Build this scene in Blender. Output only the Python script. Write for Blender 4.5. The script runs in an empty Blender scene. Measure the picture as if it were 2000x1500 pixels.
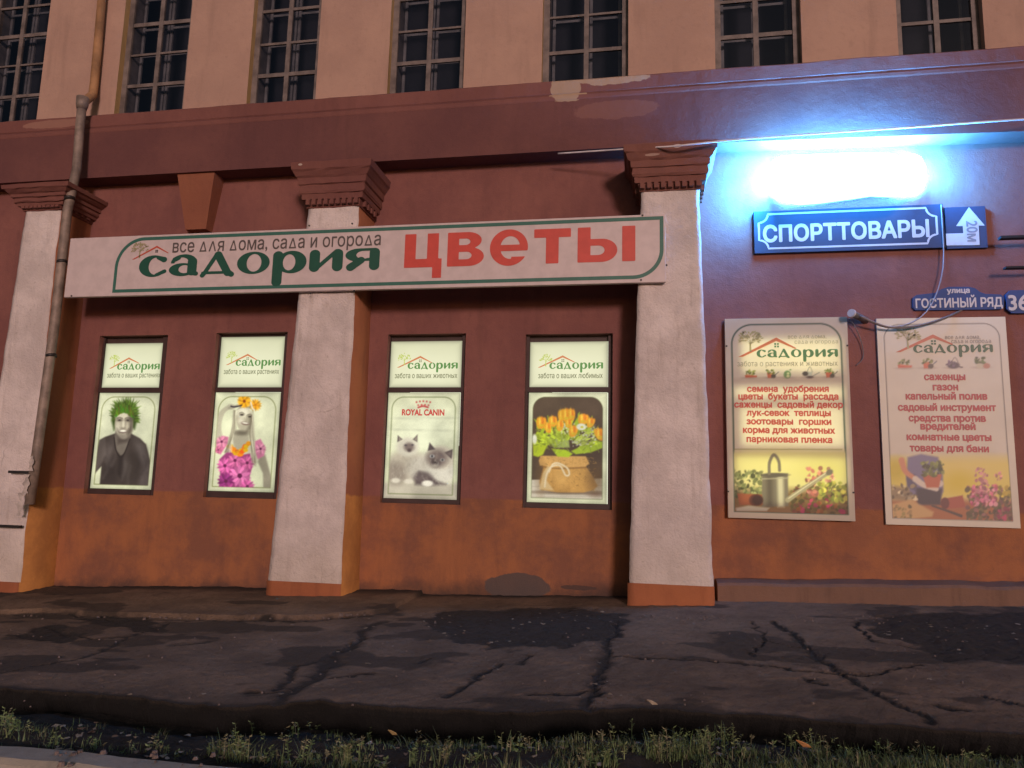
import bpy, bmesh, math, random
import numpy as np
from mathutils import Matrix, Vector

# ------------------------------------------------------------------ camera, world, sun, exposure
S = bpy.context.scene
COL = S.collection
F_PX, DIST, EYE = 1440.0, 9.4, 1.5
YAW, PITCH, ROLL = [math.radians(a) for a in (-10.28, 8.2, 1.39)]

def cam_axes():
    cy, sy, cp, sp, cr, sr = math.cos(YAW), math.sin(YAW), math.cos(PITCH), math.sin(PITCH), math.cos(ROLL), math.sin(ROLL)
    fwd = np.array([sy*cp, cy*cp, sp]); right = np.array([cy, -sy, 0.0]); up = np.cross(right, fwd)
    return cr*right + sr*up, -sr*right + cr*up, fwd
AX_R, AX_U, AX_F = cam_axes()
CAM = np.array([0.0, -DIST, EYE])

cam = bpy.data.cameras.new('camera'); cam_o = bpy.data.objects.new('camera', cam); COL.objects.link(cam_o)
cam.sensor_width = 36.0; cam.lens = 36.0*F_PX/2000.0; cam.clip_start = 0.05; cam.clip_end = 2000.0
M4 = Matrix.Identity(4)
for i in range(3):
    M4[i][0], M4[i][1], M4[i][2], M4[i][3] = AX_R[i], AX_U[i], -AX_F[i], CAM[i]
cam_o.matrix_world = M4
S.camera = cam_o

SUN_EL, SUN_AZ = math.radians(10), math.radians(21)       # azimuth: to the right of the wall's normal
world = bpy.data.worlds.new('World'); S.world = world; world.use_nodes = True
wn, wl = world.node_tree.nodes, world.node_tree.links
bg = wn['Background']; sky = wn.new('ShaderNodeTexSky')
sky.sky_type = 'NISHITA'; sky.sun_disc = False; sky.sun_elevation = SUN_EL
sky.sun_rotation = math.pi - SUN_AZ
tint = wn.new('ShaderNodeMix'); tint.data_type = 'RGBA'; tint.blend_type = 'MULTIPLY'; tint.inputs[0].default_value = 1.0
wl.new(sky.outputs['Color'], tint.inputs[6]); tint.inputs[7].default_value = (1.0, 0.84, 0.80, 1)     # night sky over a lit town
wl.new(tint.outputs[2], bg.inputs['Color']); bg.inputs['Strength'].default_value = 0.052

sun = bpy.data.lights.new('sun', 'SUN'); sun.energy = 1.66; sun.angle = math.radians(8); sun.color = (1.0, 0.70, 0.66)
sun_o = bpy.data.objects.new('sun', sun); COL.objects.link(sun_o)
sv = Vector((math.sin(SUN_AZ)*math.cos(SUN_EL), -math.cos(SUN_AZ)*math.cos(SUN_EL), math.sin(SUN_EL)))
sun_o.rotation_euler = sv.to_track_quat('Z', 'Y').to_euler(); sun_o.location = (6, -20, 12)
S.view_settings.view_transform = 'Standard'; S.view_settings.look = 'None'
S.view_settings.exposure = 0.0; S.view_settings.gamma = 1.0
S.cycles.use_denoising = True

rng = np.random.default_rng(7); random.seed(7)

# ------------------------------------------------------------------ pixel -> place helpers
def at(px, py, Y=None, Z=None):
    d = AX_R*(px-1000)/F_PX - AX_U*(py-750)/F_PX + AX_F
    t = (Y-CAM[1])/d[1] if Y is not None else (Z-CAM[2])/d[2]
    return CAM + d*t
def gz(x, y): return 0.26 + 0.035*x + 0.025*y             # the lie of the ground
def atg(px, py, dz=0.0):
    d = AX_R*(px-1000)/F_PX - AX_U*(py-750)/F_PX + AX_F
    t = (gz(CAM[0], CAM[1]) + dz - CAM[2])/(d[2] - 0.035*d[0] - 0.025*d[1])
    return CAM + d*t
def rect(pl, pt, pr, pb, Y):                                # mean box on the plane Y of a px box
    a = [at(pl, pt, Y), at(pr, pt, Y), at(pl, pb, Y), at(pr, pb, Y)]
    return ((a[0][0]+a[2][0])/2, (a[2][2]+a[3][2])/2, (a[1][0]+a[3][0])/2, (a[0][2]+a[1][2])/2)
def quadrect(tl, tr, br, bl, Y):
    a = [at(*p, Y) for p in (tl, tr, br, bl)]
    return ((a[0][0]+a[3][0])/2, (a[2][2]+a[3][2])/2, (a[1][0]+a[2][0])/2, (a[0][2]+a[1][2])/2)

# ------------------------------------------------------------------ object helpers
def link(o, parent=None):
    COL.objects.link(o)
    if parent is not None: o.parent = parent
    return o
def tag(o, label=None, cat=None, group=None, kind=None):
    for k, v in (('label', label), ('category', cat), ('group', group), ('kind', kind)):
        if v: o[k] = v
    return o
def thing(name, label, cat, loc=(0, 0, 0), group=None):
    o = bpy.data.objects.new(name, None); o.empty_display_size = 0.2; o.location = loc
    return tag(link(o), label, cat, group)
def mesh(name, V, Fc, mats, parent=None, midx=None, smooth=False, col=None):
    me = bpy.data.meshes.new(name)
    V = np.asarray(V, float).reshape(-1, 3)
    if parent is not None: V = V - np.array(parent_origin(parent))
    me.from_pydata(V.tolist(), [], [list(map(int, f)) for f in Fc])
    for m in (mats if isinstance(mats, (list, tuple)) else [mats]): me.materials.append(m)
    if midx is not None: me.polygons.foreach_set('material_index', np.asarray(midx, np.int32))
    if smooth: me.polygons.foreach_set('use_smooth', np.ones(len(me.polygons), bool))
    if col is not None:
        at_ = me.color_attributes.new('print', 'FLOAT_COLOR', 'POINT')
        c4 = np.ones((len(V), 4), np.float32); c4[:, :3] = col; at_.data.foreach_set('color', c4.ravel())
    me.update()
    return link(bpy.data.objects.new(name, me), parent)
def parent_origin(p):
    o = np.zeros(3)
    while p is not None: o += np.array(p.location); p = p.parent
    return o
class MB:
    def __init__(s): s.v, s.f, s.m = [], [], []
    def add(s, V, Fc, m=0):
        n = len(s.v); s.v += [tuple(p) for p in V]; s.f += [tuple(i+n for i in f) for f in Fc]; s.m += [m]*len(Fc); return s
    def box(s, x0, y0, z0, x1, y1, z1, m=0):
        V = [(x0,y0,z0),(x1,y0,z0),(x1,y1,z0),(x0,y1,z0),(x0,y0,z1),(x1,y0,z1),(x1,y1,z1),(x0,y1,z1)]
        return s.add(V, [(0,3,2,1),(4,5,6,7),(0,1,5,4),(1,2,6,5),(2,3,7,6),(3,0,4,7)], m)
    def tube(s, pts, r, n=10, m=0, cap=True):
        pts = [np.array(p, float) for p in pts]; rs = r if isinstance(r, (list, tuple)) else [r]*len(pts)
        b = len(s.v)
        ref = np.array([0, 1.0, 0.0])
        for i, p in enumerate(pts):
            t = pts[min(i+1, len(pts)-1)] - pts[max(i-1, 0)]; t /= np.linalg.norm(t)
            a = np.cross(t, ref if abs(t @ ref) < 0.95 else np.array([1.0, 0, 0])); a /= np.linalg.norm(a); c = np.cross(t, a)
            for k in range(n):
                q = 2*math.pi*k/n; s.v.append(tuple(p + rs[i]*(math.cos(q)*a + math.sin(q)*c)))
        for i in range(len(pts)-1):
            for k in range(n):
                s.f.append((b+i*n+k, b+i*n+(k+1) % n, b+(i+1)*n+(k+1) % n, b+(i+1)*n+k)); s.m.append(m)
        if cap:
            s.f.append(tuple(b+k for k in range(n))[::-1]); s.m.append(m)
            s.f.append(tuple(b+(len(pts)-1)*n+k for k in range(n))); s.m.append(m)
        return s
    def build(s, name, mats, parent=None, smooth=False): return mesh(name, s.v, s.f, mats, parent, s.m, smooth)
def smooth_path(pts, n=8):
    P = [np.array(p, float) for p in pts]; P = [2*P[0]-P[1]] + P + [2*P[-1]-P[-2]]; out = []
    for i in range(1, len(P)-2):
        for k in range(n):
            t = k/n
            out.append(0.5*((2*P[i]) + (-P[i-1]+P[i+1])*t + (2*P[i-1]-5*P[i]+4*P[i+1]-P[i+2])*t*t + (-P[i-1]+3*P[i]-3*P[i+1]+P[i+2])*t**3))
    out.append(P[-2]); return out

# value noise in numpy
_perm = rng.random((64, 64))
def vnoise(x, y):
    x = np.asarray(x, float); y = np.asarray(y, float)
    xi, yi = np.floor(x).astype(int), np.floor(y).astype(int); fx, fy = x-xi, y-yi
    fx, fy = fx*fx*(3-2*fx), fy*fy*(3-2*fy)
    g = lambda a, b: _perm[a % 64, b % 64]
    return (g(xi,yi)*(1-fx)+g(xi+1,yi)*fx)*(1-fy) + (g(xi,yi+1)*(1-fx)+g(xi+1,yi+1)*fx)*fy
def fbm(x, y, o=4):
    s, a, n = 0, 1.0, 0
    for i in range(o):
        s = s + a*vnoise(np.asarray(x)*2**i+i*7.3, np.asarray(y)*2**i+i*3.1); n += a; a *= 0.5
    return s/n

# ------------------------------------------------------------------ materials
def lin(c):
    c = np.asarray(c, float)/255.0
    return np.where(c <= 0.04045, c/12.92, ((c+0.055)/1.055)**2.4)
class Mat:
    def __init__(s, name):
        s.m = bpy.data.materials.new(name); s.m.use_nodes = True; s.n, s.l = s.m.node_tree.nodes, s.m.node_tree.links
        s.b = s.n['Principled BSDF']; s.pos = None
    def P(s):
        if s.pos is None: s.pos = s.n.new('ShaderNodeNewGeometry').outputs['Position']
        return s.pos
    def noise(s, scale, detail=5, rough=0.6, vec=None, sc=None):
        t = s.n.new('ShaderNodeTexNoise'); t.inputs['Scale'].default_value = scale; t.inputs['Detail'].default_value = detail; t.inputs['Roughness'].default_value = rough
        v = vec or s.P()
        if sc:
            mp = s.n.new('ShaderNodeVectorMath'); mp.operation = 'MULTIPLY'; s.l.new(v, mp.inputs[0]); mp.inputs[1].default_value = sc; v = mp.outputs[0]
        s.l.new(v, t.inputs['Vector']); return t.outputs['Fac']
    def ramp(s, fac, a, b, ca=0.0, cb=1.0):
        r = s.n.new('ShaderNodeMapRange'); r.interpolation_type = 'SMOOTHSTEP'
        for k, v in zip(('From Min', 'From Max', 'To Min', 'To Max'), (a, b, ca, cb)): r.inputs[k].default_value = v
        s.l.new(fac, r.inputs['Value']); return r.outputs['Result']
    def math(s, op, a, b=None):
        n = s.n.new('ShaderNodeMath'); n.operation = op
        for i, v in enumerate((a, b)):
            if v is None: continue
            if isinstance(v, (int, float)): n.inputs[i].default_value = v
            else: s.l.new(v, n.inputs[i])
        return n.outputs[0]
    def mix(s, fac, a, b, mode='MIX'):
        n = s.n.new('ShaderNodeMix'); n.data_type = 'RGBA'; n.blend_type = mode
        if isinstance(fac, (int, float)): n.inputs[0].default_value = fac
        else: s.l.new(fac, n.inputs[0])
        for i, v in ((6, a), (7, b)):
            if hasattr(v, 'default_value') or hasattr(v, 'links'): s.l.new(v, n.inputs[i])
            else: n.inputs[i].default_value = (*v, 1)
        return n.outputs[2]
    def sep(s, vec=None):
        n = s.n.new('ShaderNodeSeparateXYZ'); s.l.new(vec or s.P(), n.inputs[0]); return n.outputs
    def color(s, c):
        if hasattr(c, 'links'): s.l.new(c, s.b.inputs['Base Color'])
        else: s.b.inputs['Base Color'].default_value = (*c, 1)
        return s
    def rough(s, r): s.b.inputs['Roughness'].default_value = r; return s
    def bump(s, fac, strength, dist=0.01):
        n = s.n.new('ShaderNodeBump'); n.inputs['Strength'].default_value = strength; n.inputs['Distance'].default_value = dist
        s.l.new(fac, n.inputs['Height']); s.l.new(n.outputs[0], s.b.inputs['Normal']); return s
    def blob(s, x, z, rx, rz, amp=0.5, sc=5.0):             # ragged spot on the facade
        o = s.sep(); dx = s.math('DIVIDE', s.math('SUBTRACT', o[0], x), rx); dz = s.math('DIVIDE', s.math('SUBTRACT', o[2], z), rz)
        d = s.math('SQRT', s.math('ADD', s.math('MULTIPLY', dx, dx), s.math('MULTIPLY', dz, dz)))
        d = s.math('ADD', d, s.math('MULTIPLY', s.math('SUBTRACT', s.noise(sc, 6), 0.5), amp*2))
        return s.ramp(d, 1.04, 0.96)
def simple(name, c, r=0.6, var=0.15, sc=6.0, bump=0.0, metallic=0.0):
    m = Mat(name); c = np.array(c)
    m.color(m.mix(m.ramp(m.noise(sc), 0.3, 0.7), tuple(c*(1-var)), tuple(np.minimum(c*(1+var), 1)))).rough(r)
    m.b.inputs['Metallic'].default_value = metallic
    if bump: m.bump(m.noise(sc*8), bump)
    return m.m

def plaster_mat(name, base, alt, streak=0.25, bump=0.35, spots=()):
    m = Mat(name)
    c = m.mix(m.ramp(m.noise(0.9, 6, 0.65), 0.35, 0.68), base, alt)
    dark = tuple(np.array(base)*0.55)
    c = m.mix(m.math('MULTIPLY', m.ramp(m.noise(1.0, 5, 0.6, sc=(5, 5, 0.6)), 0.5, 0.75), streak), c, dark)
    c = m.mix(m.math('MULTIPLY', m.ramp(m.noise(14, 4), 0.55, 0.75), 0.18), c, dark)
    for (x, z, rx, rz, col_, a) in spots: c = m.mix(m.math('MULTIPLY', m.blob(x, z, rx, rz), a), c, col_)
    m.color(c).rough(0.85)
    m.bump(m.math('ADD', m.noise(9, 6), m.math('MULTIPLY', m.noise(70, 3), 0.35)), bump, 0.02)
    return m

RED, RED2 = (0.125, 0.048, 0.046), (0.165, 0.066, 0.057)
ORG, ORG2 = (0.240, 0.088, 0.045), (0.335, 0.128, 0.052)

# lower wall: dark red above the line at about 1.4 m, orange-brown below, with dirt and repairs
zl = at(1000, 976, 0)[2]
m = Mat('bay_plaster')
xyz = m.sep()
zz = m.math('ADD', xyz[2], m.math('MULTIPLY', m.math('SUBTRACT', m.noise(1.3, 5), 0.5), 0.05))
up = m.ramp(zz, zl-0.02, zl+0.02)
cu = m.mix(m.ramp(m.noise(0.8, 7, 0.7), 0.35, 0.68), (.185, .072, .064), (.245, .100, .082))
cu = m.mix(m.math('MULTIPLY', m.ramp(m.noise(9, 6, .7, sc=(1, 1, .6)), .5, .72), .35), cu, (.13, .05, .05))
cd = m.mix(m.ramp(m.noise(1.1, 7, 0.7), 0.38, 0.62), (0.21, 0.085, 0.050), ORG2)
cd = m.mix(m.math('MULTIPLY', m.ramp(m.noise(0.7, 6, 0.7, sc=(1.3, 1, 0.5)), 0.50, 0.78), 0.45), cd, (0.10, 0.046, 0.036))
cd = m.mix(m.math('MULTIPLY', m.ramp(m.noise(7, 8, .8, sc=(1, 1, .45)), .58, .72), .5), cd, (0.12, 0.055, 0.04))
cd = m.mix(m.math('MULTIPLY', m.ramp(m.noise(17, 6, .8), .63, .72), .5), cd, (0.42, 0.21, 0.11))
c = m.mix(up, cd, cu)
c = m.mix(m.math('MULTIPLY', m.ramp(m.noise(1.0, 5, 0.6, sc=(4, 4, 0.5)), 0.5, 0.8), 0.3), c, (0.07, 0.03, 0.028))
foot = m.math('SUBTRACT', xyz[2], m.math('ADD', m.math('MULTIPLY', xyz[0], 0.035), 0.26))
foot = m.math('ADD', foot, m.math('MULTIPLY', m.math('SUBTRACT', m.noise(2.2, 6), 0.5), 0.35))
c = m.mix(m.ramp(foot, 0.22, -0.05, 0, 0.8), c, (0.045, 0.032, 0.028))
p = at(1010, 1140, 0)
c = m.mix(m.math('MULTIPLY', m.blob(p[0], p[2]-0.04, 0.42, 0.17, 0.28, 3.0), 0.92), c, (0.085, 0.066, 0.062))
p = at(1130, 1148, 0); c = m.mix(m.math('MULTIPLY', m.blob(p[0], p[2], 0.22, 0.03, 0.5, 8), 0.8), c, (0.06, 0.04, 0.036))
p = at(1700, 1040, 0); c = m.mix(m.math('MULTIPLY', m.blob(p[0], p[2], 0.5, 0.3, 0.6, 2.5), 0.35), c, ORG2)
m.color(c).rough(0.85)
m.bump(m.math('ADD', m.noise(7, 6), m.math('MULTIPLY', m.noise(60, 3), 0.4)), 0.4, 0.025)
BAY = m.m
pl = at(1105, 165, -0.42); pk = at(1180, 145, -0.42); pf = at(1110, 185, -0.3); pg = at(1190, 215, -0.3)
PALE = (0.42, 0.30, 0.20)
FRIEZE = plaster_mat('frieze_plaster', RED, RED2, spots=[(pf[0], pf[2], 0.24, 0.09, PALE, 0.9), (pg[0]+0.1, pg[2], 0.55, 0.13, (0.26, 0.12, 0.09), 0.5)]).m
LEDGE = plaster_mat('ledge_plaster', (0.170, 0.066, 0.056), (0.21, 0.085, 0.07), spots=[(pl[0], pl[2]+0.03, 0.20, 0.19, PALE, 0.9), (pk[0]+0.1, pk[2], 0.5, 0.09, PALE, 0.95), (at(100, 235, -.42)[0], at(100, 235, -.42)[2], 0.6, 0.06, (0.3, 0.16, 0.12), 0.8)]).m
CAPM = plaster_mat('capital_plaster', (0.165, 0.062, 0.052), (0.20, 0.082, 0.062), spots=[(0.4, 5.68, 0.05, 0.02, (0.6, 0.5, 0.45), 0.9), (0.1, 5.6, 0.09, 0.015, (0.5, 0.36, 0.3), 0.7), (-4.5, 5.72, 0.03, 0.015, (0.5, 0.42, 0.36), 0.9)]).m
m = plaster_mat('orange_side_plaster', (0.27, 0.10, 0.05), (0.34, 0.13, 0.056), 0.3)
old = m.b.inputs['Base Color'].links[0].from_socket
m.color(m.mix(m.ramp(m.math('ADD', m.sep()[2], m.math('MULTIPLY', m.noise(3), .12)), zl+.08, zl+.04), old, m.mix(m.ramp(m.noise(2.5, 6, .7), .35, .7), (.36, .155, .045), (.50, .225, .060)))); SIDE = m.m
BASEM = plaster_mat('pilaster_foot_plaster', (0.28, 0.092, 0.040), (0.36, 0.125, 0.05), 0.5).m
UPW = plaster_mat('upper_plaster', (0.395, 0.258, 0.203), (0.46, 0.305, 0.235), 0.30, 0.35, spots=[]).m
# whitewash with hairline stains
m = Mat('whitewash')
c = m.mix(m.ramp(m.noise(1.4, 6, 0.65), 0.35, 0.7), (0.54, 0.485, 0.465), (0.74, 0.675, 0.65))
c = m.mix(m.math('MULTIPLY', m.ramp(m.noise(3.5, 8, 0.75, sc=(1.5, 1.5, 0.8)), 0.56, 0.72), 0.35), c, (0.32, 0.27, 0.23))
foot = m.math('ADD', m.sep()[2], m.math('MULTIPLY', m.math('SUBTRACT', m.noise(2.0, 5), 0.5), 0.8))
c = m.mix(m.ramp(foot, 1.2, 0.2, 0, 0.45), c, (0.42, 0.36, 0.28))
vor = m.n.new('ShaderNodeTexVoronoi'); vor.feature = 'DISTANCE_TO_EDGE'; vor.inputs['Scale'].default_value = 1.6
nz = m.n.new('ShaderNodeTexNoise'); nz.inputs['Scale'].default_value = 3.0; m.l.new(m.P(), nz.inputs['Vector'])
m.l.new(m.mix(0.25, m.P(), nz.outputs['Color']), vor.inputs['Vector'])
c = m.mix(m.math('MULTIPLY', m.ramp(vor.outputs['Distance'], 0.007, 0.0), m.ramp(m.noise(1.2, 3), 0.55, 0.65, 0, 0.35)), c, (0.2, 0.15, 0.13))
c = m.mix(m.math('MULTIPLY', m.ramp(m.noise(11, 7, .75), .60, .70), .45), c, (.30, .25, .21))
c = m.mix(m.math('MULTIPLY', m.ramp(m.noise(1.3, 6, .7, sc=(6, 6, .5)), .52, .74), .4), c, (.33, .27, .23))
m.color(c).rough(0.8)
m.bump(m.math('ADD', m.noise(4, 9, .7), m.math('MULTIPLY', m.noise(40, 4), 0.25)), 0.85, 0.04)
WHITE = m.m
FRAME_OLD = simple('old_grey_paint', (0.155, 0.13, 0.12), 0.6, 0.35, 5, 0.2)
FRAME_IN = simple('inner_sash_paint', (0.20, 0.18, 0.17), 0.6, 0.3, 5)
OCHRE = plaster_mat('ochre_reveal', (0.36, 0.24, 0.10), (0.43, 0.29, 0.13), 0.2).m
m = Mat('dusty_glass')
tr = m.n.new('ShaderNodeBsdfTransparent'); tr.inputs[0].default_value = (0.72, 0.76, 0.82, 1)
gl = m.n.new('ShaderNodeBsdfGlossy'); gl.inputs[0].default_value = (0.45, 0.5, 0.6, 1); gl.inputs['Roughness'].default_value = 0.08
mx = m.n.new('ShaderNodeMixShader'); fr = m.n.new('ShaderNodeFresnel'); fr.inputs[0].default_value = 1.5
m.l.new(m.math('ADD', fr.outputs[0], 0.05), mx.inputs[0]); m.l.new(tr.outputs[0], mx.inputs[1]); m.l.new(gl.outputs[0], mx.inputs[2])
m.l.new(mx.outputs[0], m.n['Material Output'].inputs[0]); GLASS = m.m
DARKROOM = simple('unlit_room', (0.018, 0.017, 0.02), 0.9)
DARKFRAME = simple('dark_brown_frame', (0.050, 0.028, 0.026), 0.6)
ZINC = simple('weathered_pipe', (0.24, 0.19, 0.155), 0.6, 0.4, 4, 0.2, 0.1)
RUST = simple('rusty_pipe', (0.30, 0.165, 0.075), 0.8, 0.35, 3, 0.3)
STRAP = simple('black_strap', (0.02, 0.018, 0.018), 0.5)
TAPE = simple('torn_white_paper', (0.42, 0.38, 0.35), 0.8, 0.3, 9)

def print_mat(name, emit=0.0, refl=1.0, translucent=0.0, rough=0.45):
    m = Mat(name); a = m.n.new('ShaderNodeAttribute'); a.attribute_name = 'print'
    c = a.outputs['Color']
    m.color(m.mix(1.0, c, (refl, refl, refl), 'MULTIPLY')).rough(rough)
    if emit:
        m.l.new(c, m.b.inputs['Emission Color']); m.b.inputs['Emission Strength'].default_value = emit
    if translucent:
        t = m.n.new('ShaderNodeBsdfTranslucent'); m.l.new(c, t.inputs[0])
        x = m.n.new('ShaderNodeMixShader'); x.inputs[0].default_value = translucent
        m.l.new(m.b.outputs[0], x.inputs[1]); m.l.new(t.outputs[0], x.inputs[2]); m.l.new(x.outputs[0], m.n['Material Output'].inputs[0])
    return m.m
def ink(name, srgb, emit=0.0, albedo=None, rough=0.5, translucent=0.0):
    m = Mat(name); c = tuple(lin(srgb)); al = albedo if albedo is not None else c
    m.color(m.mix(m.ramp(m.noise(7), 0.3, 0.7), tuple(np.array(al)*0.93), tuple(np.minimum(np.array(al)*1.06, 1)))).rough(rough)
    if emit: m.b.inputs['Emission Color'].default_value = (*c, 1); m.b.inputs['Emission Strength'].default_value = emit
    if translucent:
        t = m.n.new('ShaderNodeBsdfTranslucent'); t.inputs[0].default_value = (*al, 1)
        x = m.n.new('ShaderNodeMixShader'); x.inputs[0].default_value = translucent
        m.l.new(m.b.outputs[0], x.inputs[1]); m.l.new(t.outputs[0], x.inputs[2]); m.l.new(x.outputs[0], m.n['Material Output'].inputs[0])
    return m.m

# ------------------------------------------------------------------ flat lettering: field -> mesh
def contour(Fd, iso=0.5):
    """marching squares of a node field; returns 2-D verts (col,row) and faces; full cells merge into runs"""
    H, W = Fd.shape; In = Fd >= iso
    V, Fc, ids = [], [], {}
    def vid(k, p):
        if k not in ids: ids[k] = len(V); V.append(p)
        return ids[k]
    cnt = In[:-1, :-1].astype(int)+In[1:, :-1]+In[:-1, 1:]+In[1:, 1:]
    for r in range(H-1):
        c = 0; row = cnt[r]
        if not row.any(): continue
        while c < W-1:
            if row[c] == 0: c += 1; continue
            if row[c] == 4:
                e = c
                while e < W-1 and row[e] == 4: e += 1
                Fc.append([vid((c, r), (c, r)), vid((e, r), (e, r)), vid((e, r+1), (e, r+1)), vid((c, r+1), (c, r+1))]); c = e; continue
            cs = [(c, r), (c+1, r), (c+1, r+1), (c, r+1)]; poly = []
            for k in range(4):
                a, b = cs[k], cs[(k+1) % 4]; fa, fb = Fd[a[1], a[0]], Fd[b[1], b[0]]
                if fa >= iso: poly.append(vid(a, a))
                if (fa >= iso) != (fb >= iso):
                    t = (iso-fa)/(fb-fa); kk = ('e',)+tuple(sorted((a, b)))
                    poly.append(vid(kk, (a[0]+t*(b[0]-a[0]), a[1]+t*(b[1]-a[1]))))
            if len(poly) >= 3: Fc.append(poly)
            c += 1
    return np.array(V, float).reshape(-1, 2), Fc
def box_blur(A, k):
    for ax in (0, 1):
        acc = np.zeros_like(A, float)
        for d in range(-k, k+1): acc += np.roll(A, d, ax)
        A = acc/(2*k+1)
    return A
def dilate(B, r):
    out = B.copy(); R_ = int(math.ceil(r))
    for dy in range(-R_, R_+1):
        for dx in range(-R_, R_+1):
            if dx*dx+dy*dy <= r*r+0.01: out |= np.roll(np.roll(B, dy, 0), dx, 1)
    return out
def text_outline(s):
    cu = bpy.data.curves.new('t', 'FONT'); cu.body = s
    for i, ch in enumerate(s):
        if ch in 'ΔΛ': cu.body_format[i].material_index = 1
    while len(cu.materials) < 2: cu.materials.append(None)
    ob = bpy.data.objects.new('t', cu); COL.objects.link(ob)
    dg = bpy.context.evaluated_depsgraph_get(); cv = ob.evaluated_get(dg).to_curve(dg)
    loops = []
    for sp in cv.splines:
        pts = []
        if sp.type == 'BEZIER':
            bp = sp.bezier_points; n = len(bp)
            for i in range(n):
                p0, p1, p2, p3 = [np.array(q[:2]) for q in (bp[i].co, bp[i].handle_right, bp[(i+1) % n].handle_left, bp[(i+1) % n].co)]
                for k in range(6):
                    t = k/6; pts.append((1-t)**3*p0+3*(1-t)**2*t*p1+3*(1-t)*t*t*p2+t**3*p3)
        else: pts = [np.array(q.co[:2]) for q in sp.points]
        pts = np.array(pts)
        if sp.material_index == 1: pts[:, 1] *= 0.75; pts[:, 0] = pts[:, 0].mean()+(pts[:, 0]-pts[:, 0].mean())*0.8
        loops.append(pts)
    bpy.data.objects.remove(ob); bpy.data.curves.remove(cu)
    return loops
_tc = {}
def text2d(s, bold=0.0, res=26):
    """unit-em text -> (verts, faces) ; x from 0, baseline 0"""
    key = (s, bold, res)
    if key in _tc: return _tc[key]
    L = text_outline(s); allp = np.vstack(L); ss = 3; pad = 0.12+bold
    x0, y0 = allp.min(0)-pad; x1, y1 = allp.max(0)+pad
    W, H = int((x1-x0)*res)+2, int((y1-y0)*res)+2
    fw, fh = W*ss, H*ss
    wind = np.zeros((fh, fw), int)
    yc = y0+(np.arange(fh)+0.5)/(res*ss); xc = x0+(np.arange(fw)+0.5)/(res*ss)
    A = np.vstack(L); B = np.vstack([np.roll(l, -1, 0) for l in L])
    for r in range(fh):
        y = yc[r]; u = (A[:, 1] <= y) & (B[:, 1] > y); d = (A[:, 1] > y) & (B[:, 1] <= y)
        for msk, sg in ((u, 1), (d, -1)):
            if msk.any():
                xs = A[msk, 0]+(y-A[msk, 1])/(B[msk, 1]-A[msk, 1])*(B[msk, 0]-A[msk, 0])
                wind[r] += sg*(np.searchsorted(np.sort(xs), xc))
    In = wind != 0
    if bold: In = dilate(In, bold*res*ss)
    cov = box_blur(In.astype(float), 1)[1::ss, 1::ss]
    V, Fc = contour(cov)
    V = V/res+np.array([x0, y0])+0.5/res
    _tc[key] = (V, Fc); return _tc[key]
def lay(V, Fc, x0, x1, zb, Y, h=None, hem=None, rev=False):
    """fit 2-D art between x0 and x1 on the plane Y, baseline zb; h = height scale per unit (else uniform)"""
    mn, mx = V[:, 0].min(), V[:, 0].max(); k = (x1-x0)/(mx-mn); kh = h if h else k
    P = np.stack([x0+(V[:, 0]-mn)*k, np.full(len(V), Y), zb+V[:, 1]*kh], 1)
    return P, Fc
def join(parts):
    V, Fc, n = [], [], 0
    for v, f in parts: V.append(v); Fc += [[i+n for i in q] for q in f]; n += len(v)
    return np.vstack(V), Fc
def text_obj(name, s, x0, x1, zb, Y, mat, parent, bold=0.0, h=None, res=26):
    V, Fc = text2d(s, bold, res); P, Fc = lay(V, Fc, x0, x1, zb, Y, h); return mesh(name, P, Fc, mat, parent)

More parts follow.
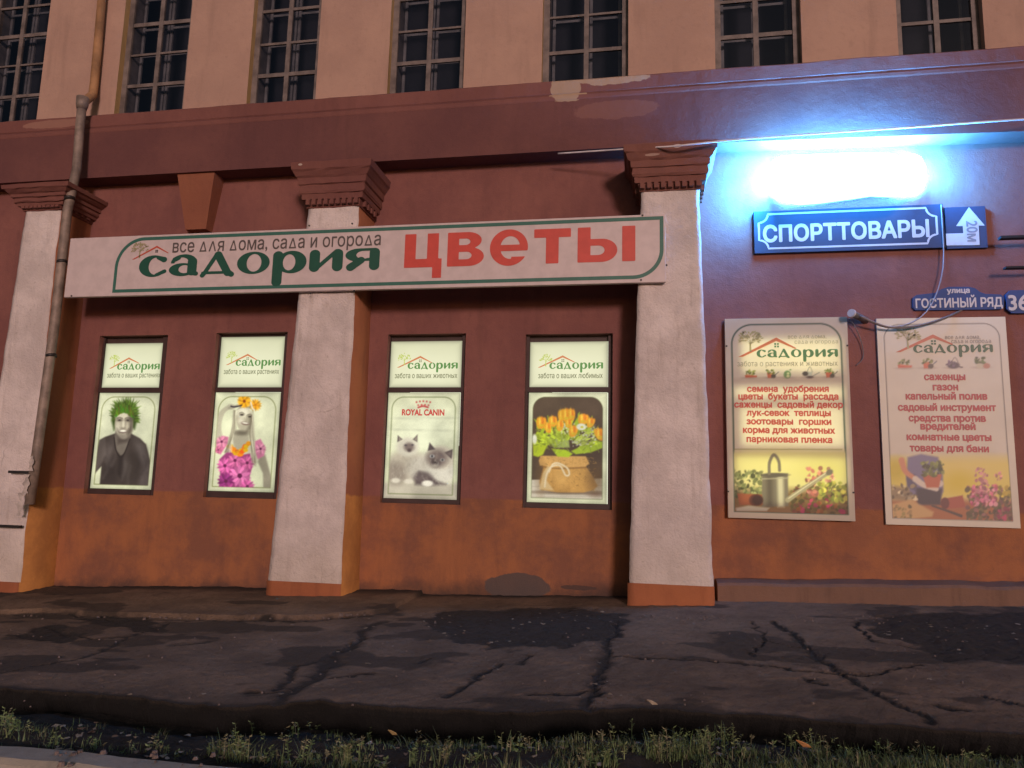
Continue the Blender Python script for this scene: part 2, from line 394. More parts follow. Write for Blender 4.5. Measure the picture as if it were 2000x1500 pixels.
# drawn glyph fields -------------------------------------------------------------------------
def cap_sdf(X, Y, a, b, ra, rb=None):
    rb = ra if rb is None else rb
    ax, ay = a; dx, dy = b[0]-ax, b[1]-ay; t = np.clip(((X-ax)*dx+(Y-ay)*dy)/(dx*dx+dy*dy+1e-9), 0, 1)
    return np.hypot(X-ax-t*dx, Y-ay-t*dy)-(ra+(rb-ra)*t)
def ell(X, Y, cx, cy, rx, ry): return (np.hypot((X-cx)/rx, (Y-cy)/ry)-1)*min(rx, ry)
def bxs(X, Y, x0, y0, x1, y1): return np.maximum(np.maximum(x0-X, X-x1), np.maximum(y0-Y, Y-y1))
U = lambda *a: np.minimum.reduce(a)
def sub(a, b): return np.maximum(a, -b)
def G_logo(ch, X, Y):
    if ch == 'с':
        ring = sub(ell(X, Y, .62, .5, .62, .52), ell(X, Y, .72, .5, .30, .41)); ring = sub(ring, bxs(X, Y, .80, .20, 2, .80))
        return U(ring, cap_sdf(X, Y, (.82, .90), (1.06, .80), .09, .13), cap_sdf(X, Y, (.78, .08), (1.12, .24), .07, .09)), 1.22
    if ch == 'а':
        bowl = sub(ell(X, Y, .56, .29, .56, .31), ell(X, Y, .66, .31, .25, .19))
        return U(bowl, cap_sdf(X, Y, (.98, .20), (.98, .66), .20), sub(np.maximum(ell(X, Y, .62, .62, .56, .40), .6-Y), ell(X, Y, .52, .62, .30, .25)), cap_sdf(X, Y, (.22, .78), (.36, .86), .11), cap_sdf(X, Y, (1.0, .12), (1.16, .08), .10)), 1.26
    if ch == 'д':
        return U(cap_sdf(X, Y, (.70, .93), (1.14, .08), .17, .16), cap_sdf(X, Y, (.62, .92), (.16, .06), .09), cap_sdf(X, Y, (.1, .10), (1.25, .10), .065), cap_sdf(X, Y, (.09, -.02), (.16, .08), .10), cap_sdf(X, Y, (1.30, 0), (1.2, .08), .12)), 1.42
    if ch == 'о': return sub(ell(X, Y, .67, .5, .67, .52), ell(X, Y, .70, .5, .30, .41)), 1.36
    if ch == 'р':
        b = sub(ell(X, Y, .78, .48, .60, .52), ell(X, Y, .68, .47, .25, .37)); return U(b, cap_sdf(X, Y, (.22, .80), (.22, -.42), .205)), 1.40
    if ch == 'и': return U(cap_sdf(X, Y, (.21, .80), (.21, .20), .21), cap_sdf(X, Y, (1.12, .80), (1.12, .20), .21), cap_sdf(X, Y, (.25, .10), (1.06, .92), .085)), 1.33
    if ch == 'я':
        b = sub(U(ell(X, Y, .55, .70, .55, .30), bxs(X, Y, .55, .42, 1.15, 1.0)), U(ell(X, Y, .70, .70, .27, .18), bxs(X, Y, .70, .55, .97, .88)))
        return U(b, cap_sdf(X, Y, (1.14, .80), (1.14, .19), .20), cap_sdf(X, Y, (.62, .46), (.22, .15), .15, .17)), 1.36
def G_bold(ch, X, Y):
    if ch == 'ц': return U(bxs(X, Y, 0, 0, .36, 1), bxs(X, Y, .72, 0, 1.08, 1), bxs(X, Y, 0, 0, 1.19, .25), bxs(X, Y, .90, -.32, 1.19, .2)), 1.26
    if ch == 'в':
        top = U(bxs(X, Y, 0, .5, .62, 1), ell(X, Y, .62, .75, .44, .25)); bot = U(bxs(X, Y, 0, 0, .66, .52), ell(X, Y, .66, .275, .48, .275))
        h = U(bxs(X, Y, .36, .62, .55, .81), ell(X, Y, .56, .715, .15, .095), bxs(X, Y, .36, .20, .58, .42), ell(X, Y, .59, .31, .17, .11))
        return sub(U(top, bot), h), 1.22
    if ch == 'е':
        o = ell(X, Y, .58, .5, .58, .53); i = ell(X, Y, .62, .5, .30, .33); g = sub(o, i)
        g = sub(g, np.maximum(bxs(X, Y, .70, .12, 2, .42), .30-X)); g = U(g, np.maximum(bxs(X, Y, .3, .40, 1.15, .58), o))
        return U(g, np.maximum(bxs(X, Y, .66, -.02, 1.08, .23), o-0.0)), 1.24
    if ch == 'т': return U(bxs(X, Y, 0, .75, 1.10, 1), bxs(X, Y, .36, 0, .74, 1)), 1.20
    if ch == 'ы':
        b = U(bxs(X, Y, 0, 0, .38, 1), bxs(X, Y, .1, 0, .70, .66), ell(X, Y, .70, .33, .46, .33))
        b = sub(b, U(bxs(X, Y, .38, .20, .60, .47), ell(X, Y, .60, .335, .19, .135)))
        return U(b, bxs(X, Y, 1.30, 0, 1.68, 1)), 1.70
def glyphs(fn, word, res=30, gap=0.09):
    parts, x = [], 0.0
    for ch in word:
        xs = np.arange(-0.15, 1.95, 1/res); ys = np.arange(-0.75, 1.25, 1/res); X, Y = np.meshgrid(xs, ys)
        d, adv = fn(ch, X, Y); V, Fc = contour(-d, 0.0)
        V = V/res+np.array([-0.15, -0.75]); V[:, 0] += x; parts.append((V, Fc)); x += adv+gap
    return join(parts)
LOGO2D = glyphs(G_logo, 'садория', 22, 0.16); LOGO_BIG = glyphs(G_logo, 'садория', 48); BOLD_BIG = glyphs(G_bold, 'цветы', 48, 0.10)
def ring_outline(x0, z0, x1, z1, w, radii, Y, n=14):
    """band of width w inside a box with corner radii (bl, br, tr, tl)"""
    def path(o):
        out = []
        for (cx, cz, sx, sz, a0), r in zip(((x0, z0, 1, 1, math.pi), (x1, z0, -1, 1, 1.5*math.pi), (x1, z1, -1, -1, 0), (x0, z1, 1, -1, 0.5*math.pi)), radii):
            rr = max(r, w+0.002); ox, oz = cx+sx*rr, cz+sz*rr
            for k in range(n+1):
                a = a0+0.5*math.pi*k/n
                if r <= 0: out.append((cx+sx*o, cz+sz*o))
                else: out.append((ox+(rr-o)*math.cos(a), oz+(rr-o)*math.sin(a)))
        return out
    A, B = path(0), path(w); N = len(A)
    V = [(a[0], Y, a[1]) for a in A]+[(b[0], Y, b[1]) for b in B]
    return np.array(V), [(i, (i+1) % N, N+(i+1) % N, N+i) for i in range(N)]
def plate(outline, Y0, Y1):
    """prism: outline (x,z) counter-clockwise seen from the street, front at Y0, back at Y1"""
    n = len(outline); V = [(x, Y0, z) for x, z in outline]+[(x, Y1, z) for x, z in outline]
    return V, [tuple(range(n)), tuple(range(n, 2*n))[::-1]]+[(i, i+n, (i+1) % n+n, (i+1) % n) for i in range(n)]
def tris2d(tri_list, Y): 
    V, Fc = [], []
    for poly in tri_list: n = len(V); V += [(x, Y, z) for x, z in poly]; Fc.append(tuple(range(n, n+len(poly))))
    return np.array(V), Fc

# ------------------------------------------------------------------ painter for printed pictures
class Canvas:
    """a print painted in the pixel coordinates of a quad (tl,tr,br,bl) into a grid of colours (sRGB 0..255)"""
    def __init__(s, quad, nu, nv, bg_):
        s.nu, s.nv = nu, nv; u, v = np.meshgrid(np.linspace(0, 1, nu), np.linspace(0, 1, nv))
        tl, tr, br, bl = [np.array(q, float) for q in quad]; s.u, s.v = u, v
        s.X = (1-v)*((1-u)*tl[0]+u*tr[0])+v*((1-u)*bl[0]+u*br[0]); s.Y = (1-v)*((1-u)*tl[1]+u*tr[1])+v*((1-u)*bl[1]+u*br[1])
        s.c = np.ones((nv, nu, 3))*np.array(bg_, float); s.px = abs(tr[0]-tl[0])/nu
        s.clip = None
    def put(s, d, col, soft=0, a=1.0):
        w = max(soft, s.px*0.6); t = np.clip(0.5-d/(2*w), 0, 1)*a
        if s.clip is not None: t = t*s.clip
        s.c = s.c*(1-t[..., None])+np.array(col, float)*t[..., None]
    def ell(s, cx, cy, rx, ry, col, soft=0, a=1.0, rot=0.0):
        c_, s_ = math.cos(rot), math.sin(rot); x = (s.X-cx)*c_+(s.Y-cy)*s_; y = -(s.X-cx)*s_+(s.Y-cy)*c_
        s.put(ell(x, y, 0, 0, rx, ry), col, soft, a)
    def sdf_poly(s, pts):
        P = np.array(pts, float); d = np.full(s.X.shape, 1e9); ins = np.zeros(s.X.shape, bool)
        for i in range(len(P)):
            a, b = P[i], P[(i+1) % len(P)]; d = np.minimum(d, cap_sdf(s.X, s.Y, a, b, 0))
            cond = ((a[1] <= s.Y) & (b[1] > s.Y)) | ((b[1] <= s.Y) & (a[1] > s.Y))
            if a[1] != b[1]: ins ^= cond & (s.X < a[0]+(s.Y-a[1])/(b[1]-a[1])*(b[0]-a[0]))
        return np.where(ins, -d, d)
    def poly(s, pts, col, soft=0, a=1.0): s.put(s.sdf_poly(pts), col, soft, a)
    def curve(s, pts, w, col, soft=0, a=1.0):
        P = smooth_path([(p[0], p[1], 0) for p in pts], 5) if len(pts) > 2 else [np.array((*p, 0)) for p in pts]
        ws = np.linspace(w[0], w[1], len(P)) if isinstance(w, tuple) else [w]*len(P); d = np.full(s.X.shape, 1e9)
        for i in range(len(P)-1): d = np.minimum(d, cap_sdf(s.X, s.Y, P[i][:2], P[i+1][:2], ws[i]/2, ws[i+1]/2))
        s.put(d, col, soft, a)
    def grain(s, amp, sc=0.05, a=None):
        n = fbm(s.X*sc, s.Y*sc, 4)-0.5; s.c = np.clip(s.c*(1+amp*2*n[..., None]), 0, 255)
    def border(s, col, w, inset, r, sq=True, a=1.0):
        """thin line with rounded top corners; inset/r/w in units of quad width"""
        asp = s.asp; x = s.u; y = s.v*asp; cx0, cx1, cy0, cy1 = inset, 1-inset, inset*1.0, asp-inset
        d = bxs(x, y, cx0, cy0, cx1, cy1)
        for sx, ox in ((-1, cx0+r), (1, cx1-r)):
            corner = ((x-ox)*sx > 0) & (y < cy0+r); d = np.where(corner, np.hypot(x-ox, y-cy0-r)-r, d)
        s.inside = d
        if w: 
            t = np.clip(0.5-(np.abs(d)-w/2)*s.nu, 0, 1)*a; s.c = s.c*(1-t[..., None])+np.array(col, float)*t[..., None]
    def build(s, name, x0, z0, x1, z1, Y, mat, parent):
        xs = x0+(x1-x0)*s.u; zs = z1-(z1-z0)*s.v
        V = np.stack([xs, np.full(xs.shape, Y), zs], -1).reshape(-1, 3); nu, nv = s.nu, s.nv
        idx = np.arange(nu*nv).reshape(nv, nu)
        Fc = np.stack([idx[1:, :-1], idx[1:, 1:], idx[:-1, 1:], idx[:-1, :-1]], -1).reshape(-1, 4)
        return mesh(name, V, Fc, mat, parent, col=lin(np.clip(s.c, 0, 255)).reshape(-1, 3))

# ================================================================== THE BUILDING
bld = thing('building', 'old red-brown plastered building with white pilasters and pale upper storey', 'building')
P_PIL, P_FRZ, P_LEDGE, Y_UP = 0.6, 0.30, 0.309, -0.12
XL, XR = -13.0, 9.0
zf = (at(1000, 300, -P_FRZ)[2])                             # underside of the frieze
zl0 = at(1000, 192, -P_LEDGE)[2]; zl1 = at(1000, 163, -P_LEDGE)[2]

# window niches of the ground floor (px boxes on the wall plane)
NICHE_PX = [((193, 655), (326, 655), (302, 966), (165, 966)), ((424, 650), (562, 648), (540, 974), (395, 972)),
            ((758, 652), (909, 652), (900, 984), (742, 984)), ((1026, 652), (1196, 652), (1196, 994), (1020, 994))]
NICHE = [quadrect(*q, 0.0) for q in NICHE_PX]
NICHE_D = 0.16
def holed_wall(x0, z0, x1, z1, holes, Y, depth):
    xs = sorted({x0, x1, *[h[0] for h in holes], *[h[2] for h in holes]}); zs = sorted({z0, z1, *[h[1] for h in holes], *[h[3] for h in holes]})
    mb = MB()
    for i in range(len(xs)-1):
        for j in range(len(zs)-1):
            cx, cz = (xs[i]+xs[i+1])/2, (zs[j]+zs[j+1])/2
            if any(h[0] < cx < h[2] and h[1] < cz < h[3] for h in holes): continue
            mb.add([(xs[i], Y, zs[j]), (xs[i+1], Y, zs[j]), (xs[i+1], Y, zs[j+1]), (xs[i], Y, zs[j+1])], [(0, 1, 2, 3)])
    for h in holes:
        a, b, c_, d = h; e = Y+depth
        mb.add([(a, Y, b), (a, Y, d), (a, e, d), (a, e, b)], [(0, 1, 2, 3)], 1); mb.add([(c_, Y, b), (c_, e, b), (c_, e, d), (c_, Y, d)], [(0, 1, 2, 3)], 0)
        mb.add([(a, Y, d), (c_, Y, d), (c_, e, d), (a, e, d)], [(0, 1, 2, 3)]); mb.add([(a, Y, b), (a, e, b), (c_, e, b), (c_, Y, b)], [(0, 1, 2, 3)])
    return mb
holed_wall(XL, -0.6, XR, zf+0.05, NICHE, 0.0, NICHE_D).build('bay_wall', [BAY, BAY], bld)
# shallow raised surround above each niche, as a thin band of plaster
# frieze
V, Fc = [], []
for x, dz in ((XL, 0), (0.4, 0), (XR, -0.022*(XR-0.4))): V += [(x, -P_FRZ, zl0+.02), (x, -P_FRZ, zf+dz), (x, 0.3, zf+dz)]
for i in (0, 3): Fc += [(i+1, i+4, i+3, i), (i+2, i+5, i+4, i+1)]
mesh('frieze', V, Fc, FRIEZE, bld)
# ledge with a small moulding under it
n = 220; mb = MB()
prof = [(-P_FRZ-0.002, zl0-0.075), (-P_FRZ-0.006, zl0-0.055), (-P_FRZ-0.007, zl0-0.014), (-P_FRZ+0.006, zl0), (-P_LEDGE, zl0+0.022), (-P_LEDGE-0.005, zl1-0.02), (-P_LEDGE+0.02, zl1), (Y_UP, zl1+0.10)]
xs = np.linspace(XL, XR, n); V, Fc = [], []
for i, x in enumerate(xs):
    w = (fbm(x*2.1, 3.3)-0.5)*0.035; wl_ = (fbm(x*5, 9.1)-0.5)*0.012
    for k, (y, z) in enumerate(prof): V.append((x, y+wl_*(k > 2), z+(w if k in (5, 6) else w*0.2)))
K = len(prof)
for i in range(n-1):
    for k in range(K-1): Fc.append((i*K+k, (i+1)*K+k, (i+1)*K+k+1, i*K+k+1))
mesh('ledge', V, Fc, LEDGE, bld)
# upper wall with seven windows
UPX = [(-48, 72, 225), (224, 357, 208), (482, 616, 190), (757, 905, 160), (1058, 1227, 134), (1397, 1567, 117), (1755, 1925, 101)]
UPWIN = []
for a, b, zb in UPX:
    # left edge is the near edge of the visible left reveal, at the wall plane
    p, q = at(a, zb, Y_UP), at(b, zb, Y_UP); UPWIN.append((p[0], zl1+0.03, q[0], 9.85))
holed_wall(XL, zl1-0.02, XR, 10.6, UPWIN, Y_UP, 0.18).build('upper_wall', [UPW, OCHRE], bld)
mb = MB(); mb.box(XL, 0.75, zl1-0.2, XR, 0.85, 10.4); mb.build('dark_room_backing', DARKROOM, bld)  # near-black sheet, the darkness of the rooms put into its colour
mb = MB(); mb.box(XL, Y_UP, 10.6, XR, 6, 10.75); mb.box(XL, 5.9, -0.6, XR, 6.0, 10.6); mb.box(XL-.1, Y_UP, -.6, XL, 6, 10.6); mb.box(XR, Y_UP, -.6, XR+.1, 6, 10.6); mb.build('rear_shell', UPW, bld)
for wi, (a, z0, c_, z1) in enumerate(UPWIN):
    yf = Y_UP+0.10; mb = MB(); fw = 0.085; wd = c_-a
    mb.box(a, yf, z0, a+fw, yf+0.30, z1); mb.box(c_-fw, yf, z0, c_, yf+0.30, z1); mb.box(a+fw, yf+0.003, z0, c_-fw, yf+0.30, z0+0.05); mb.box(a+fw, yf, z1-fw, c_-fw, yf+0.3, z1)
    # outer sash: middle post, two leaves, glazing bars
    xm = (a+c_)/2+rng.uniform(-.015, .015); mb.box(xm-0.033, yf+0.01, z0+0.05, xm+0.033, yf+0.05, z1-fw)
    for k in range(1, 5):
        z = z0+0.05+k*0.52+rng.uniform(-.015, .015)
        if z < z1-0.2:
            t = rng.uniform(.022, .032) if k % 2 else rng.uniform(.014, .022)
            mb.box(a+fw, yf+0.015, z-t, xm-0.033, yf+0.045, z+t); mb.box(xm+0.033, yf+0.015, z-t, c_-fw, yf+0.045, z+t)
    w = mb.build('window', FRAME_OLD, bld)
    mb = MB(); yi = yf+0.20; xi = xm+0.02
    for x in (a+fw+0.02, xi-0.05, xi+0.01, c_-fw-0.06): mb.box(x, yi, z0+0.05, x+0.04, yi+0.03, z1-fw)
    for k in range(0, 5):
        z = z0+0.16+k*0.50+rng.uniform(-.03, .03)
        if z < z1-0.2: mb.box(a+fw+0.06, yi+0.004, z-0.018, xi-0.05, yi+0.026, z+0.018); mb.box(xi+0.05, yi+0.004, z-0.018, c_-fw-0.06, yi+0.026, z+0.018)
    mb.build('inner_sash', FRAME_IN, w)
    mesh('pane', [(a+fw, yf+0.03, z0+0.05), (c_-fw, yf+0.03, z0+0.05), (c_-fw, yf+0.03, z1-fw), (a+fw, yf+0.03, z1-fw)], [(0, 1, 2, 3)], GLASS, w)

# pilasters: (bottom px left/right, top px left/right) on their front plane
def pilaster(bl, br, tl, tr, yb, yt, ybase):
    Yf = -P_PIL
    b0, b1, t0, t1 = at(bl, yb, Yf), at(br, yb, Yf), at(tl, yt, Yf), at(tr, yt, Yf)
    zt = (t0[2]+t1[2])/2; zb = (b0[2]+b1[2])/2
    xl = lambda z: b0[0]+(t0[0]-b0[0])*(z-zb)/(zt-zb); xr = lambda z: b1[0]+(t1[0]-b1[0])*(z-zb)/(zt-zb)
    return xl, xr, zb, zt, (at(bl, ybase, Yf)[2]+at(br, ybase, Yf)[2])/2
def shaft_mesh(xl, xr, z0, z1, seed, nx=16, nz=90):
    V, Fc, mi = [], [], []; zs = np.linspace(z0, z1, nz); us = np.linspace(0, 1, nx)
    for z in zs:
        e0 = (fbm(z*4+seed, seed)-0.5)*0.03; e1 = (fbm(z*4+seed, seed+5)-0.5)*0.03
        for u in us:
            x = xl(z)+e0*(1-u)+(xr(z)+e1*u-xl(z))*u; y = -P_PIL-(fbm(x*3+seed, z*3)-0.5)*0.035+0.012*max(0, abs(u-0.5)*2-0.9)*10
            V.append((x, y, z))
    for j in range(nz-1):
        for i in range(nx-1): Fc.append((j*nx+i, j*nx+i+1, (j+1)*nx+i+1, (j+1)*nx+i)); mi.append(0)
    n0 = len(V)
    for j in range(nz): V.append((xl(zs[j]), 0.02, zs[j])); V.append((xr(zs[j]), 0.02, zs[j]))
    for j in range(nz-1):
        Fc.append((n0+2*j, j*nx, (j+1)*nx, n0+2*j+2)); mi.append(1); Fc.append((j*nx+nx-1, n0+2*j+1, n0+2*j+3, (j+1)*nx+nx-1)); mi.append(1)
    return V, Fc, mi
def build_pilaster(spec, seed, caph, extra):
    xl, xr, zb, zt, zbase = pilaster(*spec)
    V, Fc, mi = shaft_mesh(xl, xr, zbase, zt+0.02, seed)
    sh = mesh('pilaster', V, Fc, [WHITE, SIDE], bld, mi, True)
    V, Fc, mi = shaft_mesh(lambda z: xl(z)-0.006, lambda z: xr(z)+0.006, zb-0.5, zbase, seed+3, 12, 30); V = [(x, y-0.006 if y < 0 else y, z) for x, y, z in V]
    mesh('pilaster_base', V, Fc, [BASEM, SIDE], sh, mi, True)
    # capital: rings of (height fraction, outward offset)
    mb = MB(); prof = [(0, .015), (.02, .02), (.17, .035), (.18, .075), (.30, .085), (.31, .105), (.36, .115), (.50, .11), (.52, .135), (.66, .14), (.70, .165), (.80, .20), (.84, .225), (1.0, .235)]
    rings = []; H = caph; wmax = extra; a0, a1 = xl(zt), xr(zt)
    for f, e in prof:
        e = e/0.235*wmax; z = zt+H*f; j = lambda: rng.uniform(-.006, .006)
        nseg = 9; ring = []
        for k in range(nseg): x = a0-e+(a1-a0+2*e)*k/(nseg-1); ring.append((x+j(), -P_PIL-e*0.8+j(), z+j()))
        rings.append([(a0-e, 0.02, z)]+ring+[(a1+e, 0.02, z)])
    n = len(rings[0]); V = [p for r_ in rings for p in r_]; Fc = []
    for i in range(len(rings)-1):
        for k in range(n-1): Fc.append((i*n+k, i*n+k+1, (i+1)*n+k+1, (i+1)*n+k))
    Fc.append(tuple(range(n))); Fc.append(tuple((len(rings)-1)*n+k for k in range(n))[::-1]); mb.add(V, Fc)
    wd = a1-a0+0.05
    for k in range(9):
        x = a0-0.02+wd*(k+0.5)/9; mb.box(x-0.026, -P_PIL-0.075, zt+0.025, x+0.026, -P_PIL-0.02, zt+H*0.18-0.004)
    for s_ in (-1, 1):
        for k in range(4):
            y = -P_PIL+0.08+k*0.12; x = a1+0.02 if s_ > 0 else a0-0.02-0.045; mb.box(x, y, zt+0.025, x+0.045, y+0.06, zt+H*0.18-0.004)
    mb.build('capital', CAPM, sh)
    return xl, xr, zb, zt
cap_h = at(1310, 275, -0.78)[2]-at(1310, 372, -P_PIL)[2]
PIL = []
PIL.append(build_pilaster((-62, 38, 50, 118, 1135, 412, 1135), 1.0, at(100, 358, -.78)[2]-at(100, 412, -P_PIL)[2], 0.26))
PIL.append(build_pilaster((518, 664, 602, 700, 1178, 405, 1137), 9.0, at(650, 312, -.78)[2]-at(650, 405, -P_PIL)[2], 0.21))
PIL.append(build_pilaster((1226, 1396, 1251, 1366, 1200, 373, 1142), 17.0, cap_h, 0.21))
# corbel (keystone) under the frieze in the left bay
q = [at(345, 352, -.26), at(418, 350, -.26), at(402, 447, -.16), at(362, 448, -.16)]
V = [(q[0][0], -.26, zf+.01), (q[1][0], -.26, zf+.01), (q[2][0], -.16, q[2][2]), (q[3][0], -.16, q[2][2])]
V += [(v[0], 0.02, v[2]) for v in V]
mesh('corbel', V, [(3, 2, 1, 0), (0, 1, 5, 4), (1, 2, 6, 5), (2, 3, 7, 6), (3, 0, 4, 7)], plaster_mat('corbel_plaster', (0.24, 0.085, 0.048), (0.28, 0.105, 0.055)).m, bld)
# plinth step of the right bay
a, b = at(1402, 1168, -0.28), at(1402, 1206, -0.28); e = at(1780, 1185, -0.28)
STONE = plaster_mat('plinth_concrete', (0.145, 0.082, 0.058), (0.19, 0.105, 0.07), 0.6, 0.5).m
n = 60; V, Fc = [], []
for i in range(n):
    x = a[0]+(8.9-a[0])*i/(n-1); t = gz(x, -.3)+0.20+(fbm(x*3, 1)-.5)*0.05; y = -0.28-(fbm(x*2.3, 4)-.5)*0.09
    V += [(x, y-0.02, t-0.6), (x, y, t-0.03), (x, y+0.03, t), (x, 0.01, t+0.03)]
for i in range(n-1):
    for k in range(3): Fc.append((i*4+k, (i+1)*4+k, (i+1)*4+k+1, i*4+k+1))
Fc.append((3, 2, 1, 0)[::-1])
mesh('plinth', V, Fc, STONE, bld)

# ================================================================== DRAINPIPE
dp = thing('drainpipe', 'grey-brown metal drainpipe strapped to the corner of the leftmost white pilaster', 'drainpipe')
yp = -P_PIL-0.07
path = [at(160, 208, -0.52), at(156, 250, -0.52), at(150, 330, -0.55), at(141, 372, -0.62), at(132, 410, yp), at(106, 640, yp), at(74, 870, yp), at(58, 985, yp)]
mb = MB(); mb.tube(path, 0.062, 16); mb.build('pipe', ZINC, dp, True)
mb = MB(); t = at(160, 208, -0.52); mb.tube([t+np.array([0, 0, -.05]), t+np.array([0, 0, .02]), t+np.array([0, .0, .14])], [0.066, 0.082, 0.086], 16); mb.build('funnel', ZINC, dp, True)
mb = MB(); a_ = at(176, 214, -0.28); mb.tube([at(163, 200, -.50), a_+np.array([0, 0.02, .25]), at(184, 165, -.22), at(192, 80, -.22), at(204, -60, -.22)], 0.062, 14); mb.build('upper_pipe', RUST, dp, True)
for (px, py) in ((136, 388), (121, 512), (100, 695)):
    c0 = at(px, py, yp); mb = MB(); mb.tube([c0+np.array([0.004, 0, -.018]), c0+np.array([-0.004, 0, .018])], 0.070, 16); mb.box(c0[0]-0.01, yp, c0[2]-.015, c0[0]+0.01, -P_PIL+0.02, c0[2]+.015); mb.build('bracket', STRAP, dp, True)
lower = [at(56, 998, yp), at(46, 1060, yp), at(30, 1110, yp-.05), at(18, 1135, yp-.16)]
for (px, py) in ((43, 922), (20, 1028)):
    c0 = at(px, py, yp); mb = MB(); mb.box(c0[0]-0.20, yp-0.02, c0[2]-.017, c0[0]+0.16, yp+0.03, c0[2]+.017); mb.build('bracket', STRAP, dp)
for k, (px, py, w, h) in enumerate(((62, 905, .05, .2), (52, 945, .07, .25), (40, 985, .06, .3))):
    c0 = at(px, py, -P_PIL-0.155); V = []
    for i in range(7):
        t = i/6; V += [(c0[0]-w*(0.5+0.3*math.sin(i*2.1+k)), c0[1]-0.006*i % 0.02, c0[2]+h*(t-.5)), (c0[0]+w*(0.5+0.3*math.cos(i*1.7+k)), c0[1]-0.004, c0[2]+h*(t-.5))]
    mesh('paper_scrap', V, [(2*i, 2*i+1, 2*i+3, 2*i+2) for i in range(6)], TAPE, dp)

# ================================================================== LONG SHOP SIGN
YS = -P_PIL-0.09
x0, z0, x1, z1 = quadrect((140, 466), (1296, 417), (1304, 549), (122, 582), YS)
sg = thing('shop_sign', 'long white shop sign with green and red lettering fixed across the pilasters', 'sign')
SIGNW = ink('sign_white_vinyl', (0, 0, 0), 0, (0.60, 0.52, 0.515), 0.45); GREEN = ink('sign_green', (0, 0, 0), 0, (0.012, 0.085, 0.055)); RED_I = ink('sign_red', (0, 0, 0), 0, (0.58, 0.075, 0.055)); GREY_I = ink('sign_grey', (0, 0, 0), 0, (0.10, 0.085, 0.08))
BORDER_G = ink('sign_border_green', (0, 0, 0), 0, (0.04, 0.15, 0.115)); ROOF_I = ink('logo_roof', (0, 0, 0), 0, (0.52, 0.10, 0.06)); TREE_I = ink('logo_tree', (0, 0, 0), 0, (0.33, 0.31, 0.17))
mb = MB(); mb.box(x0, YS, z0, x1, YS+0.06, z1); pn = mb.build('panel', SIGNW, sg)
bev = pn.modifiers.new('b', 'BEVEL'); bev.width = 0.006; bev.segments = 2
def sx(px, py): return at(px, py, YS)
def sxz(px, py): p = at(px, py, YS); return p[0], p[2]
a = sxz(220, 575); b = sxz(1297, 421)
za, zc = (at(216, 571, YS)[2]+at(1245, 546, YS)[2])/2-.0, (at(290, 464, YS)[2]+at(1297, 421, YS)[2])/2
V, Fc = ring_outline(at(222, 545, YS)[0], za, at(1296, 470, YS)[0], zc, 0.045, (0, 0.36, 0, 0.42), YS-0.003); mesh('border_line', V, Fc, BORDER_G, sg)
zb = (at(275, 541, YS)[2]+at(740, 527, YS)[2])/2; xh = (at(520, 494, YS)[2]-at(520, 535, YS)[2])
P, Fc = lay(*LOGO_BIG, at(272, 520, YS)[0], at(742, 500, YS)[0], zb, YS-0.004, xh*1.02); mesh('company_name', P, Fc, GREEN, sg)
P, Fc = lay(*BOLD_BIG, at(790, 500, YS)[0], at(1241, 480, YS)[0], (at(800, 525, YS)[2]+at(1200, 509, YS)[2])/2, YS-0.004, at(1000, 449, YS)[2]-at(1000, 516, YS)[2]); mesh('flowers_lettering', P, Fc, RED_I, sg)
text_obj('slogan_lettering', 'все ΔΛя Δома, саΔа и огороΔа', at(338, 480, YS)[0], at(744, 470, YS)[0], (at(338, 492, YS)[2]+at(744, 480, YS)[2])/2, YS-0.004, GREY_I, sg, 0.012, (at(600, 466, YS)[2]-at(600, 485, YS)[2])/0.53, 44)
def logo_roof(base, wleft, apex, wright, th, Y, parent, mat, name='roof_emblem'):
    """open roof line: left foot, apex, right foot in (x,z)"""
    l, a, r_ = [np.array(v) for v in (base, apex, wright)]
    out = [tuple(l), tuple(l+np.array([th*1.2, 0])), tuple(a+np.array([0, -th])), tuple(r_+np.array([-th*0.4, -th*0.2])), tuple(r_), tuple(a)]
    V, Fc = tris2d([[out[0], out[1], out[2], out[5]], [out[2], out[3], out[4], out[5]]], Y); return mesh(name, V, Fc, mat, parent)
logo_roof(sxz(258, 507), 0, sxz(307, 480), sxz(330, 494), 0.028, YS-0.004, sg, ROOF_I)
def logo_tree(cx, cz, w, h, Y, parent, mat, n=46, name='tree_emblem'):
    mb = MB(); r_ = random.Random(int(abs(cx*100)))
    mb.add([(cx-w*.035, Y, cz-h*.62), (cx+w*.05, Y, cz-h*.62), (cx+w*.02, Y, cz), (cx-w*.02, Y, cz)], [(0, 1, 2, 3)])
    for k in range(n):
        a = r_.uniform(-.35, math.pi+.35); d = math.sqrt(r_.uniform(.05, 1)); x = cx+math.cos(a)*w*.5*d; z = cz+math.sin(a)*h*.5*d; L, B, q = w*.075, w*.035, a+r_.uniform(-.5, .5)
        ux, uz = math.cos(q), math.sin(q)
        y = Y-0.0002*(k % 7+1)
        mb.add([(x-ux*L, y, z-uz*L), (x+uz*B, y, z-ux*B), (x+ux*L, y, z+uz*L), (x-uz*B, y, z+ux*B)], [(0, 1, 2, 3)])
        if k % 4 == 0: mb.add([(cx, y, cz-h*.2), (cx+w*.02, y, cz-h*.22), (x, y, z)], [(0, 1, 2)])
    return mb.build(name, mat, parent)
p = sxz(274, 487); logo_tree(p[0], p[1], 0.26, 0.2, YS-0.004, sg, TREE_I)
p = sxz(306, 491); mb = MB()
